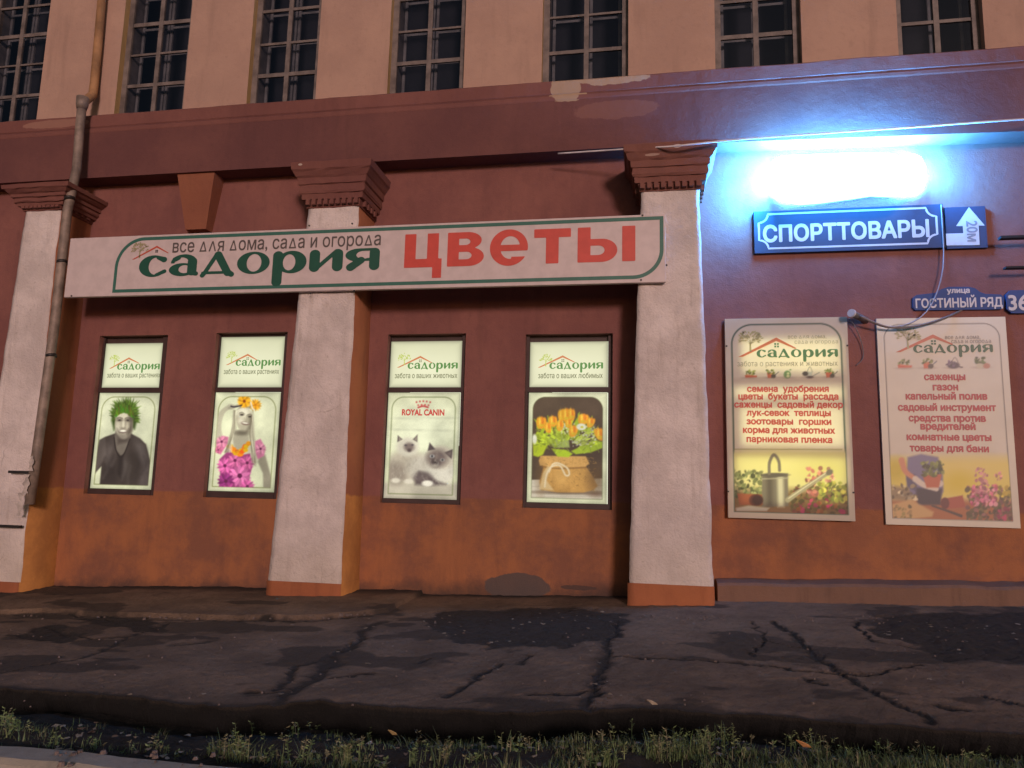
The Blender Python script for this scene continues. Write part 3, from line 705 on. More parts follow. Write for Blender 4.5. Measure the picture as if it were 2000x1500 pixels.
for i in (0, 1):
    for j in (0, 1): mb.add([(p[0]+i*.022-.018, YS-.004, p[1]+j*.022-.018), (p[0]+i*.022, YS-.004, p[1]+j*.022-.018), (p[0]+i*.022, YS-.004, p[1]+j*.022), (p[0]+i*.022-.018, YS-.004, p[1]+j*.022)], [(0, 1, 2, 3)])
mb.build('emblem_window', GREY_I, sg)
for (px, py) in ((604, 441), (688, 437), (606, 573), (692, 568), (1255, 421), (1252, 547), (140, 578), (1302, 518)):
    p = at(px, py, YS); mb = MB(); mb.tube([(p[0], YS+0.002, p[2]), (p[0], YS-0.008, p[2])], 0.012, 8); mb.build('screw', STRAP, sg)

# ================================================================== BACKLIT WINDOW DISPLAYS
PR_LIT = print_mat('backlit_print', 1.0, 0.12)
INK_G = ink('lit_green', (88, 138, 72), 1.0, (0.02, 0.04, 0.015)); INK_O = ink('lit_orange', (205, 128, 84), 1.0, (0.06, 0.02, 0.01)); INK_T = ink('lit_leaf', (188, 200, 96), 1.0, (0.04, 0.05, 0.01)); INK_S = ink('lit_grey', (128, 130, 96), 1.0, (0.02, 0.02, 0.02)); INK_R = ink('lit_red', (196, 74, 66), 1.0, (0.05, 0.01, 0.01))
SLIT = ink('light_gap', (240, 245, 215), 1.1, (0.3, 0.3, 0.3))
PAPER = (210, 212, 174)
YP = 0.10
DISPLAYS = [
 dict(up=((207, 671), (319, 670), (312, 755), (199, 759)), lo=((194, 768), (312, 767), (296, 956), (177, 954)), txt='забота о ваших растениях',
      label='backlit window with a poster of a smiling man with spiky green hair', zq=((195, 565), (715, 560), (640, 1390), (115, 1385)),
      logo=((228, 724), (312, 716)), sub_=((209, 734), (313, 733)), roof=((213, 720), (252, 698), (272, 709)), tree=(224, 703)),
 dict(up=((433, 659), (557, 657), (551, 755), (425, 758)), lo=((422, 767), (550, 766), (534, 961), (406, 959)), txt='забота о ваших растениях',
      label='backlit window with a poster of a blonde woman in a pink flower dress', zq=((187, 565), (750, 562), (680, 1420), (115, 1405)),
      logo=((460, 714), (548, 711)), sub_=((437, 727), (545, 727)), roof=((441, 713), (484, 691), (503, 703)), tree=(453, 696)),
 dict(up=((764, 667), (903, 666), (900, 756), (761, 757)), lo=((759, 767), (900, 767), (891, 976), (749, 973)), txt='забота о ваших животных',
      label='backlit window with a poster of two pale dark-faced cats', zq=((120, 528), (710, 525), (675, 1400), (78, 1385)),
      logo=((796, 719), (894, 718)), sub_=((771, 735), (893, 735)), roof=((775, 718), (821, 695), (844, 708)), tree=(790, 700)),
 dict(up=((1036, 668), (1187, 667), (1187, 756), (1034, 756)), lo=((1033, 767), (1186, 767), (1185, 984), (1029, 981)), txt='забота о ваших любимых',
      label='backlit window with a poster of orange tulips in a burlap sack', zq=((95, 530), (735, 525), (728, 1435), (75, 1425)),
      logo=((1073, 719), (1178, 718)), sub_=((1051, 735), (1177, 735)), roof=((1050, 718), (1099, 694), (1123, 707)), tree=(1066, 702)),
]
def pic_man(c):
    c.grain(0.03, 0.01); c.ell(430, 820, 330, 330, (218, 220, 186), 160, .7)
    c.border((118, 122, 70), .010, .06, .20); c.clip = np.clip(-c.inside*c.nu+.5, 0, 1)
    T = (66, 57, 52)
    c.poly([(195, 975), (245, 945), (330, 915), (395, 945), (470, 915), (545, 955), (595, 1005), (618, 1090), (636, 1180), (640, 1400), (196, 1400), (212, 1200), (160, 1250), (170, 1100)], T, 6)
    c.poly([(195, 975), (245, 950), (255, 1100), (205, 1190), (158, 1260), (165, 1080)], (88, 78, 72), 10)
    c.poly([(520, 1010), (590, 1010), (632, 1190), (640, 1400), (520, 1400), (560, 1200)], (92, 81, 77), 22, .8)
    c.poly([(250, 1120), (330, 1100), (350, 1400), (205, 1400)], (58, 50, 47), 25, .8)
    r0 = random.Random(11)
    for k in range(16): x = r0.uniform(225, 610); y = r0.uniform(980, 1250); c.curve([(x, y), (x+r0.uniform(-25, 25), y+70), (x+r0.uniform(-50, 40), y+150)], 12, (54, 47, 45) if k % 2 else (100, 90, 84), 16, .45)
    c.ell(285, 1040, 40, 90, (104, 94, 88), 30, .5, .3); c.ell(540, 1040, 34, 80, (112, 102, 96), 30, .5, -.3); c.ell(420, 1180, 30, 90, (98, 88, 82), 26, .5)
    c.poly([(335, 860), (470, 860), (465, 940), (415, 1080), (380, 1110), (345, 1060), (325, 960)], (116, 106, 94), 6)
    c.poly([(345, 930), (470, 920), (440, 985), (350, 1010)], (72, 62, 56), 16, .8)
    c.curve([(322, 950), (335, 1050), (370, 1112), (410, 1085), (458, 960)], 9, (45, 38, 36), 3)
    c.poly([(360, 1105), (405, 1105), (380, 1300), (350, 1260)], (50, 43, 41), 12, .8)
    r_ = random.Random(5)
    c.poly([(318, 890), (296, 800), (312, 710), (360, 655), (430, 635), (492, 655), (524, 705), (522, 790), (498, 880), (400, 800)], (58, 76, 32), 12)
    for k in range(170):
        a = r_.uniform(-3.5, .45); R0 = r_.uniform(50, 105); L = r_.uniform(25, 58); cx, cy = 412, 760
        x, y = cx+math.cos(a)*R0*1.05, cy+math.sin(a)*R0*1.15; b_ = a+r_.uniform(-.5, .5); g = r_.uniform(.55, 1.2)
        L *= 1.25 if math.sin(a) < -.5 else .8; c.curve([(x, y), (x+math.cos(b_)*L, y+math.sin(b_)*L)], (13, 2), (88*g, 116*g, 42*g), 3, .9)
    c.poly([(318, 760), (330, 700), (400, 670), (480, 700), (500, 780), (480, 860), (340, 870)], (78, 92, 45), 14, .8)
    c.ell(405, 838, 78, 122, (168, 158, 136), 7); c.ell(395, 766, 54, 40, (212, 203, 174), 20, .95)
    c.poly([(446, 730), (482, 780), (480, 890), (440, 950), (430, 905), (455, 830)], (92, 82, 70), 16, .9)
    c.ell(352, 852, 22, 38, (208, 200, 172), 14, .85); c.ell(400, 842, 11, 40, (214, 206, 178), 7, .9); c.ell(432, 856, 18, 22, (190, 180, 154), 10, .8); c.ell(368, 798, 26, 14, (110, 99, 84), 9, .8); c.ell(440, 798, 26, 14, (92, 82, 70), 9, .8)
    for x in (368, 440): c.curve([(x-24, 783), (x, 777), (x+24, 784)], 8, (92, 82, 70), 5, .9); c.ell(x, 801, 19, 8, (104, 94, 82), 5); c.ell(x-1, 801, 8, 5, (45, 39, 36), 3)
    c.ell(400, 870, 17, 6, (118, 106, 92), 6, .9); c.curve([(418, 800), (420, 840), (416, 866)], 7, (136, 125, 108), 7, .7)
    c.ell(396, 897, 34, 15, (104, 86, 78), 5); c.ell(396, 893, 29, 9, (238, 234, 210), 3); c.curve([(345, 870), (356, 895), (366, 915)], 5, (122, 112, 98), 5, .7); c.curve([(446, 870), (438, 895), (428, 918)], 5, (100, 90, 80), 5, .7); c.ell(398, 940, 42, 20, (120, 110, 98), 16, .7)
    for k in range(60):
        x = 326+k*2.7; y = 722+abs(k-29)*1.5+r_.uniform(-12, 10); c.curve([(x, y), (x+r_.uniform(-22, 22), y-r_.uniform(30, 75))], (12, 3), (74+r_.uniform(-20, 40), 108+r_.uniform(-25, 45), 36), 3, .9)
    c.clip = None
def flower(c, x, y, R, col, mid, n=14, soft=3):
    for k in range(n):
        a = 6.283*k/n+.2; g = .82+.3*(k % 3)/2; c.ell(x+math.cos(a)*R*.58, y+math.sin(a)*R*.58, R*.46, R*.17, [min(255, v*g) for v in col], soft, .95, a)
    c.ell(x, y, R*.22, R*.22, mid, soft)
def pic_woman(c):
    c.grain(0.03, 0.01); c.ell(480, 900, 330, 420, (222, 224, 186), 160, .7)
    c.border((118, 122, 70), .010, .06, .20); c.clip = np.clip(-c.inside*c.nu+.5, 0, 1)
    sk, hr = (184, 178, 150), (176, 170, 142)
    c.curve([(215, 970), (205, 850), (240, 740), (300, 690)], (64, 34), sk, 6); c.ell(320, 690, 34, 26, sk, 6); c.curve([(300, 700), (335, 690), (372, 680)], 20, (160, 154, 130), 5)
    c.poly([(345, 720), (330, 800), (310, 1000), (250, 1080), (300, 1110), (350, 1050), (365, 900), (360, 760)], hr, 8)
    c.poly([(500, 720), (515, 820), (520, 940), (540, 1060), (530, 1200), (480, 1180), (465, 1000), (470, 860)], hr, 8)
    c.poly([(300, 1010), (345, 960), (470, 950), (525, 990), (520, 1120), (420, 1130), (300, 1090)], (196, 190, 160), 8)
    c.poly([(350, 890), (460, 880), (470, 980), (440, 1060), (350, 1060), (335, 970)], (170, 163, 138), 6)
    c.poly([(560, 1120), (610, 1100), (660, 1300), (665, 1400), (590, 1400), (588, 1260), (545, 1160)], (150, 142, 120), 8)
    c.poly([(215, 1140), (300, 1060), (420, 1100), (480, 1090), (500, 1200), (470, 1300), (475, 1420), (205, 1420), (220, 1280)], (150, 62, 112), 6)
    c.poly([(190, 985), (245, 940), (295, 950), (285, 1010), (225, 1100), (185, 1080)], (196, 108, 140), 6); c.poly([(525, 985), (570, 965), (612, 1040), (600, 1110), (545, 1140), (520, 1060)], (204, 120, 150), 6)
    r_ = random.Random(3)
    for (x, y, R, cc) in ((262, 1195, 66, (212, 100, 158)), (390, 1280, 92, (222, 118, 170)), (270, 1325, 70, (140, 50, 112)), (350, 1150, 62, (206, 104, 150)), (455, 1170, 58, (200, 98, 146)), (455, 1370, 60, (204, 92, 150)), (300, 1400, 60, (170, 66, 126)), (235, 990, 48, (214, 134, 158)), (570, 1050, 46, (216, 140, 164)), (205, 1060, 30, (190, 100, 130))):
        flower(c, x, y, R, cc, (96, 36, 70))
    for k in range(26):
        t = k/25; x = 305+162*t; y = 1030+72*math.sin(math.pi*t)-30*t; c.ell(x+r_.uniform(-9, 9), y+r_.uniform(-14, 14), 21, 17, (222+r_.uniform(-25, 15), 116+r_.uniform(-25, 55), 26), 4)
    c.ell(436, 800, 74, 118, (186, 178, 150), 5, 1, -.12); c.ell(420, 738, 52, 40, (224, 218, 190), 18, .95); c.ell(404, 812, 24, 26, (218, 211, 184), 12, .8); c.poly([(470, 760), (506, 780), (490, 880), (440, 915), (470, 850)], (120, 111, 92), 14, .85)
    for x, y in ((412, 752), (482, 768)): c.curve([(x-22, y-8), (x, y-16), (x+20, y-4)], 6, (92, 84, 68), 3, .9); c.ell(x, y+3, 22, 12, (140, 131, 110), 7, .8); c.ell(x, y+6, 15, 7, (58, 51, 44), 3)
    c.curve([(452, 760), (456, 800), (444, 815)], 6, (150, 142, 120), 4, .8); c.ell(440, 832, 34, 14, (112, 84, 74), 4, 1, .15); c.ell(440, 829, 28, 8, (236, 232, 206), 3, 1, .15); c.ell(405, 915, 62, 20, (100, 92, 76), 12, .8)
    for k in range(20): c.curve([(352+r_.uniform(-14, 10), 720), (335+r_.uniform(-18, 12), 900), (290+r_.uniform(-30, 40), 1080)], 5, (104, 95, 74) if k % 2 else (228, 222, 192), 3, .6)
    for k in range(16): c.curve([(500+r_.uniform(-8, 8), 760), (500+r_.uniform(-20, 14), 950), (515+r_.uniform(-20, 22), 1170)], 5, (104, 95, 74) if k % 2 else (228, 222, 192), 3, .6)
    c.poly([(365, 720), (400, 680), (480, 678), (512, 710), (512, 760), (500, 712), (440, 690), (385, 705)], (150, 143, 116), 5)
    flower(c, 434, 640, 58, (236, 166, 32), (140, 66, 20), 18); flower(c, 530, 672, 50, (232, 160, 36), (200, 120, 20), 14); c.curve([(318, 684), (350, 690), (410, 676)], 12, (58, 50, 56), 3); c.curve([(490, 650), (505, 700), (520, 715)], 12, (226, 220, 196), 3)
    c.clip = None
def pic_cats(c):
    c.grain(0.03, 0.01); c.ell(420, 850, 320, 230, (226, 230, 196), 120, .8)
    for (x, y, w) in ((220, 740, 60), (520, 735, 70), (660, 735, 40), (200, 833, 55), (360, 835, 60), (560, 838, 60)): c.ell(x, y, w, 8, (176, 178, 152), 8, .5)
    c.poly([(70, 1260), (700, 1265), (690, 1420), (60, 1420)], (188, 180, 158), 20)
    c.border((110, 118, 76), .010, .06, .16); c.clip = np.clip(-c.inside*c.nu+.5, 0, 1)
    # far cat
    c.ell(270, 1130, 170, 130, (186, 176, 154), 30); c.ell(180, 1190, 90, 90, (150, 138, 122), 30); c.ell(278, 975, 92, 78, (206, 200, 178), 16)
    c.poly([(192, 935), (196, 878), (236, 912)], (96, 86, 80), 4); c.poly([(320, 912), (360, 870), (358, 935)], (104, 94, 86), 4); c.poly([(206, 925), (206, 893), (226, 914)], (150, 138, 126), 4); c.poly([(334, 912), (354, 886), (352, 925)], (150, 138, 126), 4)
    c.ell(290, 975, 42, 36, (124, 110, 102), 14); c.ell(292, 1000, 16, 14, (80, 68, 66), 6); c.ell(262, 960, 11, 7, (76, 70, 72), 3); c.ell(318, 957, 10, 7, (76, 70, 72), 3)
    for (x, y) in ((180, 1245), (285, 1252)): c.ell(x, y, 38, 20, (216, 208, 186), 6)
    # near cat
    c.ell(470, 1150, 190, 120, (206, 198, 178), 30); c.ell(560, 1180, 130, 85, (216, 210, 190), 26)
    c.poly([(330, 1220), (370, 1170), (440, 1190), (520, 1250), (590, 1275), (470, 1285), (340, 1278)], (88, 76, 74), 16); c.ell(400, 1215, 70, 40, (104, 92, 88), 20, .8)
    c.ell(545, 1060, 118, 96, (200, 190, 168), 16)
    c.poly([(442, 1005), (458, 936), (505, 992)], (82, 72, 70), 4); c.poly([(578, 1018), (646, 990), (636, 1070)], (84, 74, 72), 4); c.poly([(600, 1024), (634, 1004), (628, 1050)], (120, 106, 100), 5)
    c.ell(520, 1065, 84, 68, (112, 98, 92), 26); c.ell(505, 1100, 34, 36, (76, 66, 64), 14); c.ell(478, 1048, 19, 14, (178, 178, 172), 4); c.ell(478, 1048, 8, 10, (46, 42, 44), 3); c.ell(562, 1078, 18, 13, (160, 158, 150), 4); c.ell(562, 1078, 8, 9, (46, 42, 44), 3)
    c.curve([(520, 1010), (512, 1060), (504, 1092)], 20, (140, 126, 114), 10, .6); c.ell(502, 1098, 11, 7, (40, 34, 34), 3); c.ell(500, 1125, 26, 14, (184, 174, 156), 8, .8)
    c.ell(440, 1268, 46, 24, (232, 226, 206), 6)
    r_ = random.Random(9)
    for k in range(90): x, y = r_.uniform(330, 660), r_.uniform(1060, 1260); c.curve([(x, y), (x+r_.uniform(-12, 22), y+r_.uniform(8, 32))], 4, (226, 220, 200) if k % 2 else (164, 152, 134), 3, .35)
    for k in range(60): x, y = r_.uniform(140, 360), r_.uniform(1040, 1240); c.curve([(x, y), (x+r_.uniform(-14, 14), y+r_.uniform(8, 30))], 4, (214, 206, 184) if k % 2 else (140, 128, 114), 3, .35)
    c.clip = None
    # small crown mark: dots over an arc
    for k in range(5): c.ell(352+k*28, 611-8*math.sin(math.pi*k/4)-6, 7, 8, (186, 72, 70), 2)
    for k in range(4): c.ell(366+k*28, 630-4*math.sin(math.pi*k/3), 8, 7, (190, 76, 74), 2)
    c.curve([(366, 650), (405, 638), (446, 648)], 13, (184, 66, 66), 2)
def pic_tulips(c):
    c.border((90, 96, 60), 0, .055, .16); c.clip = np.clip(-c.inside*c.nu+.5, 0, 1)
    c.poly([(0, 500), (800, 500), (800, 1260), (0, 1260)], (74, 60, 46), 4); c.ell(300, 640, 220, 90, (92, 76, 58), 80, .6); c.ell(600, 1000, 150, 200, (60, 48, 38), 80, .7)
    c.poly([(0, 1250), (800, 1225), (800, 1450), (0, 1450)], (196, 186, 164), 5)
    for y in (1300, 1345, 1385): c.curve([(100, y), (400, y-6), (700, y-14)], 5, (150, 138, 120), 4, .6)
    c.ell(640, 1355, 60, 14, (120, 92, 82), 14, .7); c.ell(420, 1345, 260, 16, (84, 66, 48), 10, .8)
    r_ = random.Random(2)
    S1 = (178, 134, 70)
    c.poly([(215, 1120), (560, 1130), (610, 1200), (655, 1290), (620, 1325), (540, 1345), (330, 1345), (190, 1325), (180, 1260), (205, 1180)], S1, 5); c.poly([(190, 1050), (560, 1050), (590, 1110), (540, 1150), (330, 1140), (185, 1130), (175, 1090)], (190, 146, 82), 5)
    for k in range(210): x, y = r_.uniform(195, 640), r_.uniform(1060, 1335); g = r_.uniform(.6, 1.25); c.curve([(x, y), (x+r_.uniform(-22, 22), y+r_.uniform(-14, 14))], 4, (178*g, 132*g, 66*g), 2, .7)
    for k in range(28): y = 1165+k*6.2; c.curve([(285, y), (360, y+12), (430, y+4)], 3, (132, 94, 44), 2, .5)
    c.ell(640, 1240, 70, 110, (96, 70, 40), 40, .6); c.ell(190, 1230, 30, 110, (110, 80, 46), 30, .5); c.ell(360, 1220, 70, 80, (206, 162, 92), 40, .5); c.curve([(200, 1138), (330, 1152), (560, 1142)], 12, (116, 82, 42), 6, .8); c.poly([(180, 1320), (210, 1190), (250, 1130), (275, 1140), (240, 1250), (300, 1330)], (196, 170, 122), 6, .8)
    c.curve([(260, 1180), (290, 1120), (340, 1110), (410, 1150), (425, 1200), (395, 1205), (350, 1130), (280, 1140), (240, 1200), (225, 1300)], 14, (206, 188, 150), 4)
    for (pts, cc) in (([(130, 1050), (125, 930), (160, 850), (240, 870), (250, 960), (210, 1040), (170, 1060)], (166, 182, 34)), ([(280, 990), (400, 1000), (455, 1030), (420, 1060), (330, 1055)], (158, 180, 36)), ([(440, 1010), (520, 970), (650, 930), (700, 930), (700, 980), (600, 1020), (480, 1035)], (150, 172, 40)), ([(240, 900), (330, 860), (420, 900), (430, 980), (300, 985)], (146, 158, 84)), ([(310, 830), (330, 790), (370, 810), (370, 880), (320, 880)], (186, 200, 90))): c.poly(pts, cc, 6)
    for k in range(60): x, y = r_.uniform(150, 690), r_.uniform(830, 1030); L = r_.uniform(20, 70); a = r_.uniform(-2.4, -.6); g = r_.uniform(.7, 1.25); c.curve([(x, y), (x+math.cos(a)*L, y+math.sin(a)*L)], (7, 2), (150*g, 168*g, 56*g), 3, .75)
    for k in range(260):
        a = r_.uniform(-3.0, -.15); d = r_.uniform(.3, 1); x, y = 410+math.cos(a)*270*d, 985+math.sin(a)*230*d; g = r_.uniform(.6, 1.35); q = a+r_.uniform(-.6, .6); L = r_.uniform(24, 62)
        c.curve([(x, y), (x+math.cos(q)*L*.5+6, y+math.sin(q)*L*.5), (x+math.cos(q)*L, y+math.sin(q)*L)], (17, 3), (min(255, 158*g), min(255, 176*g), 46*g), 3, .8)
    for (a, b) in (((245, 870), (250, 720)), ((455, 860), (510, 690)), ((580, 840), (612, 720)), ((200, 860), (215, 800)), ((170, 820), (140, 750)), ((480, 780), (500, 700))): c.curve([a, ((a[0]+b[0])/2+10, (a[1]+b[1])/2), b], (26, 6), (150, 172, 40), 4)
    for k in range(80): x, y = r_.uniform(420, 660), r_.uniform(780, 970); c.ell(x, y, r_.uniform(4, 9), r_.uniform(3, 7), (206, 206, 184), 3, .7)
    for k in range(30): x, y = r_.uniform(360, 420), r_.uniform(760, 870); c.ell(x, y, 6, 5, (200, 200, 178), 3, .8)
    for k in range(10): c.curve([(450, 940), (540, 870+k*10), (640, 790+k*14)], 4, (186, 188, 160), 2, .5)
    for (x, y, w, h, rot) in ((195, 775, 44, 52, .1), (292, 762, 38, 46, 0), (365, 715, 34, 52, .1), (405, 712, 44, 60, 0), (445, 705, 32, 50, -.1), (540, 742, 46, 46, .2), (458, 842, 38, 50, .2), (672, 866, 40, 56, -.3), (250, 815, 32, 44, -.2), (350, 800, 32, 42, .1), (600, 770, 34, 42, .3), (420, 780, 28, 36, 0)):
        for s_ in (-.5, .5, 0): c.ell(x+s_*w*.8, y+(6 if s_ else 0), w*.52, h*.92, (222+20*s_, 136+34*abs(s_), 34), 4, 1, rot+s_*.35)
        c.ell(x-w*.25, y-h*.1, w*.2, h*.7, (238, 206, 70), 5, .85); c.ell(x+w*.35, y, w*.14, h*.6, (196, 104, 30), 5, .6); c.ell(x+w*.1, y+h*.5, w*.5, h*.25, (196, 176, 40), 6, .7)
    c.ell(525, 810, 40, 28, (214, 216, 190), 5); c.ell(530, 812, 12, 9, (190, 184, 60), 3); c.ell(140, 915, 20, 40, (220, 220, 196), 6)
    c.clip = None
    t = np.clip(.5-(np.abs(c.inside)-.004)*c.nu, 0, 1)[..., None]*.8; c.c = c.c*(1-t)+np.array((116, 120, 84))*t
PICS = [pic_man, pic_woman, pic_cats, pic_tulips]
for i, D in enumerate(DISPLAYS):
    nx0, nz0, nx1, nz1 = NICHE[i]
    w = thing('window_display', D['label'], 'window', ((nx0+nx1)/2, YP, nz0), 'backlit shop windows')
    ux0, uz0, ux1, uz1 = quadrect(*D['up'], YP); lx0, lz0, lx1, lz1 = quadrect(*D['lo'], YP)
    zt_ = (lz1+uz0)/2
    mb = MB(); mb.box(nx0+.001, YP+.03, nz0+.001, nx1-.001, YP+.055, nz1-.001); mb.build('backing', DARKFRAME, w)
    mb = MB(); ht = (uz0-lz1)/2-.004
    mb.box(nx0+.002, YP-.025, zt_-ht, nx1-.002, YP+.028, zt_+ht); mb.box(nx0+.002, YP-.02, nz0+.002, lx0-.012, YP+.028, zt_-ht); mb.box(lx1+.012, YP-.02, nz0+.002, nx1-.002, YP+.028, zt_-ht)
    mb.box(nx0+.002, YP-.02, zt_+ht, ux0-.006, YP+.028, nz1-.002); mb.box(ux1+.006, YP-.02, zt_+ht, nx1-.002, YP+.028, nz1-.002); mb.box(lx0-.012, YP-.03, nz0+.002, lx1+.012, YP+.028, lz0-.006)
    mb.build('frame', DARKFRAME, w)
    c = Canvas(((0, 0), (100, 0), (100, 70), (0, 70)), 40, 28, PAPER); c.grain(.05, .03); c.ell(50, 45, 60, 30, (238, 240, 206), 30, .8)  # brighter backlit middle painted into the paper colour
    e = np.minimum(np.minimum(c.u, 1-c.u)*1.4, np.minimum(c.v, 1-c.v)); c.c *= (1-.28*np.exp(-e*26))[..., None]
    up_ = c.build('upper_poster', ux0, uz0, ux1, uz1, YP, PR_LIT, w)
    Y2 = YP-.003
    lg = D['logo']; P, Fc = lay(*LOGO2D, at(*lg[0], Y2)[0], at(*lg[1], Y2)[0], at((lg[0][0]+lg[1][0])/2, (lg[0][1]+lg[1][1])/2, Y2)[2]-.012, Y2, .083); mesh('company_name', P, Fc, INK_G, up_)
    sb = D['sub_']; text_obj('slogan_lettering', D['txt'], at(*sb[0], Y2)[0], at(*sb[1], Y2)[0], at((sb[0][0]+sb[1][0])/2, sb[0][1], Y2)[2]-.024, Y2, INK_S, up_, .02, .1)
    rf = [(at(*q, Y2)[0], at(*q, Y2)[2]) for q in D['roof']]; logo_roof(rf[0], 0, rf[1], rf[2], .028, Y2, up_, INK_O)
    p = at(*D['tree'], Y2); logo_tree(p[0], p[2], .17, .15, Y2-.001, up_, INK_T)
    q = (rf[1][0]-.015, rf[1][1]-.088); mb = MB()
    for k in (0, 1):
        for j in (0, 1): mb.add([(q[0]+k*.022, Y2, q[1]+j*.022), (q[0]+k*.022+.015, Y2, q[1]+j*.022), (q[0]+k*.022+.015, Y2, q[1]+j*.022+.015), (q[0]+k*.022, Y2, q[1]+j*.022+.015)], [(0, 1, 2, 3)])
    mb.build('emblem_window', INK_S, up_)
    c = Canvas(D['zq'], 150, 230, PAPER); c.asp = (lz1-lz0)/(lx1-lx0); PICS[i](c)
    b3 = np.stack([box_blur(np.pad(c.c[..., k], 2, mode='edge'), 1)[2:-2, 2:-2] for k in range(3)], -1); c.c = c.c*.35+b3*.65 if i == 3 else b3
    c.c *= (1+(rng.random(c.u.shape)-.5)*.07)[..., None]; c.c *= (1.03-.10*c.u*(.5+.5*c.v))[..., None]  # grain, then a left-to-right light falloff painted into the print
    c.c *= (1+(fbm(c.u*4+i*5, c.v*6, 3)-.5)*.30)[..., None]  # uneven backlight painted into the print colours
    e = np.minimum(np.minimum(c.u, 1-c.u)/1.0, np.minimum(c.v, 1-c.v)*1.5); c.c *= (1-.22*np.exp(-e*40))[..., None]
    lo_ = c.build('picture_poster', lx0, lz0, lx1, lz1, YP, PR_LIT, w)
    if i == 2:
        z4 = rect(785, 799, 868, 811, Y2); text_obj('brand_lettering', 'ROYAL CANIN', z4[0], z4[2], z4[1], Y2, INK_R, lo_, .045, (z4[3]-z4[1])/.74, 40)
    if i > 0:
        mb = MB(); mb.box(lx1+.001, YP+.004, lz0+.5*(lz1-lz0) if i != 3 else lz0, lx1+.010, YP+.02, lz1); mb.box(lx0+.3*(lx1-lx0), YP+.004, lz1+.001, lx1, YP+.02, lz1+.007)
        if i > 1: mb.box(ux0+.3*(ux1-ux0), YP+.004, uz0-.007, ux1, YP+.02, uz0-.001); mb.box(ux1+.001, YP+.004, uz0, ux1+.006, YP+.02, uz1)
        mb.build('light_gap', SLIT, w)

# ================================================================== TWO ADVERTISING BOARDS
def board(label, quad, zq, Y, lit):
    x0, z0, x1, z1 = quadrect(*quad, Y)
    t = thing('advertising_board', label, 'board', ((x0+x1)/2, Y, z0), 'tall shop boards on the right-hand wall')
    c = Canvas(zq, 150, 240, (196, 190, 170) if not lit else (214, 206, 188)); c.asp = (z1-z0)/(x1-x0); c.grain(.03, .01)
    return t, c, (x0, z0, x1, z1)
def blossoms(c, r_, n, x0, x1, y0, y1, cols, s0=5, s1=14, a=.85):
    for k in range(n):
        x, y = r_.uniform(x0, x1), r_.uniform(y0, y1); cc = r_.choice(cols); g = r_.uniform(.7, 1.25); s_ = r_.uniform(s0, s1); c.ell(x, y, s_, s_*r_.uniform(.5, 1), [min(255, v*g) for v in cc], 3, a, r_.uniform(0, 3))
GREENS = [(96, 112, 52), (70, 88, 40), (126, 140, 66), (150, 160, 80)]; PINKS = [(190, 90, 120), (206, 120, 150), (166, 60, 100), (214, 150, 160)]
def icon(c, r_, x, y, kind, s=1.0):
    c.ell(x, y+24*s, 46*s, 7*s, (150, 136, 120), 6, .7)
    if kind == 0: blossoms(c, r_, 22, x-34*s, x+30*s, y-36*s, y+2*s, GREENS, 4*s, 11*s); c.poly([(x-46*s, y+2*s), (x+50*s, y+6*s), (x+48*s, y+20*s), (x-40*s, y+22*s)], (188, 92, 62), 3); c.curve([(x-30*s, y), (x+44*s, y+14*s)], 8*s, (196, 112, 80), 3)
    if kind == 1: c.poly([(x-30*s, y-16*s), (x+20*s, y-16*s), (x+12*s, y+26*s), (x-22*s, y+26*s)], (190, 96, 62), 3); blossoms(c, r_, 18, x-34*s, x+30*s, y-38*s, y-8*s, GREENS, 4*s, 10*s); c.curve([(x+8*s, y+24*s), (x+60*s, y-20*s)], 6*s, (96, 100, 96), 2); c.ell(x+22*s, y+12*s, 18*s, 16*s, (72, 70, 56), 4)
    if kind == 2: c.ell(x, y+8*s, 40*s, 22*s, (72, 66, 72), 4); c.curve([(x-20*s, y), (x+10*s, y-44*s), (x+36*s, y)], 4*s, (120, 116, 110), 2); blossoms(c, r_, 20, x-44*s, x+10*s, y-20*s, y+10*s, [(96, 80, 104), (70, 64, 74), (120, 110, 120)], 4*s, 10*s); c.curve([(x+30*s, y+16*s), (x+56*s, y+22*s)], 8*s, (84, 80, 80), 3)
    if kind == 3: blossoms(c, r_, 26, x-34*s, x+34*s, y-42*s, y-2*s, [(66, 88, 46), (90, 112, 60), (50, 66, 40)], 5*s, 13*s); c.ell(x-8*s, y+14*s, 26*s, 18*s, (184, 178, 150), 4); c.ell(x+34*s, y+14*s, 22*s, 18*s, (170, 120, 96), 4)
    if kind == 4: c.ell(x, y, 28*s, 32*s, (106, 142, 92), 3); c.ell(x+6*s, y-8*s, 10*s, 9*s, (206, 216, 160), 2); c.ell(x+6*s, y+12*s, 12*s, 10*s, (206, 216, 160), 2); c.ell(x+24*s, y-38*s, 7*s, 5*s, (96, 132, 84), 2)
    if kind == 5: c.poly([(x-24*s, y-20*s), (x+24*s, y-20*s), (x+20*s, y+24*s), (x-16*s, y+24*s)], (180, 186, 176), 3); c.curve([(x-16*s, y-20*s), (x+4*s, y-60*s), (x+24*s, y-20*s)], 4*s, (120, 124, 116), 2); c.curve([(x+22*s, y+16*s), (x+76*s, y-14*s)], 6*s, (140, 144, 134), 2); c.ell(x-30*s, y-6*s, 22*s, 18*s, (66, 66, 60), 4); c.ell(x+4*s, y+22*s, 26*s, 10*s, (70, 60, 56), 4)
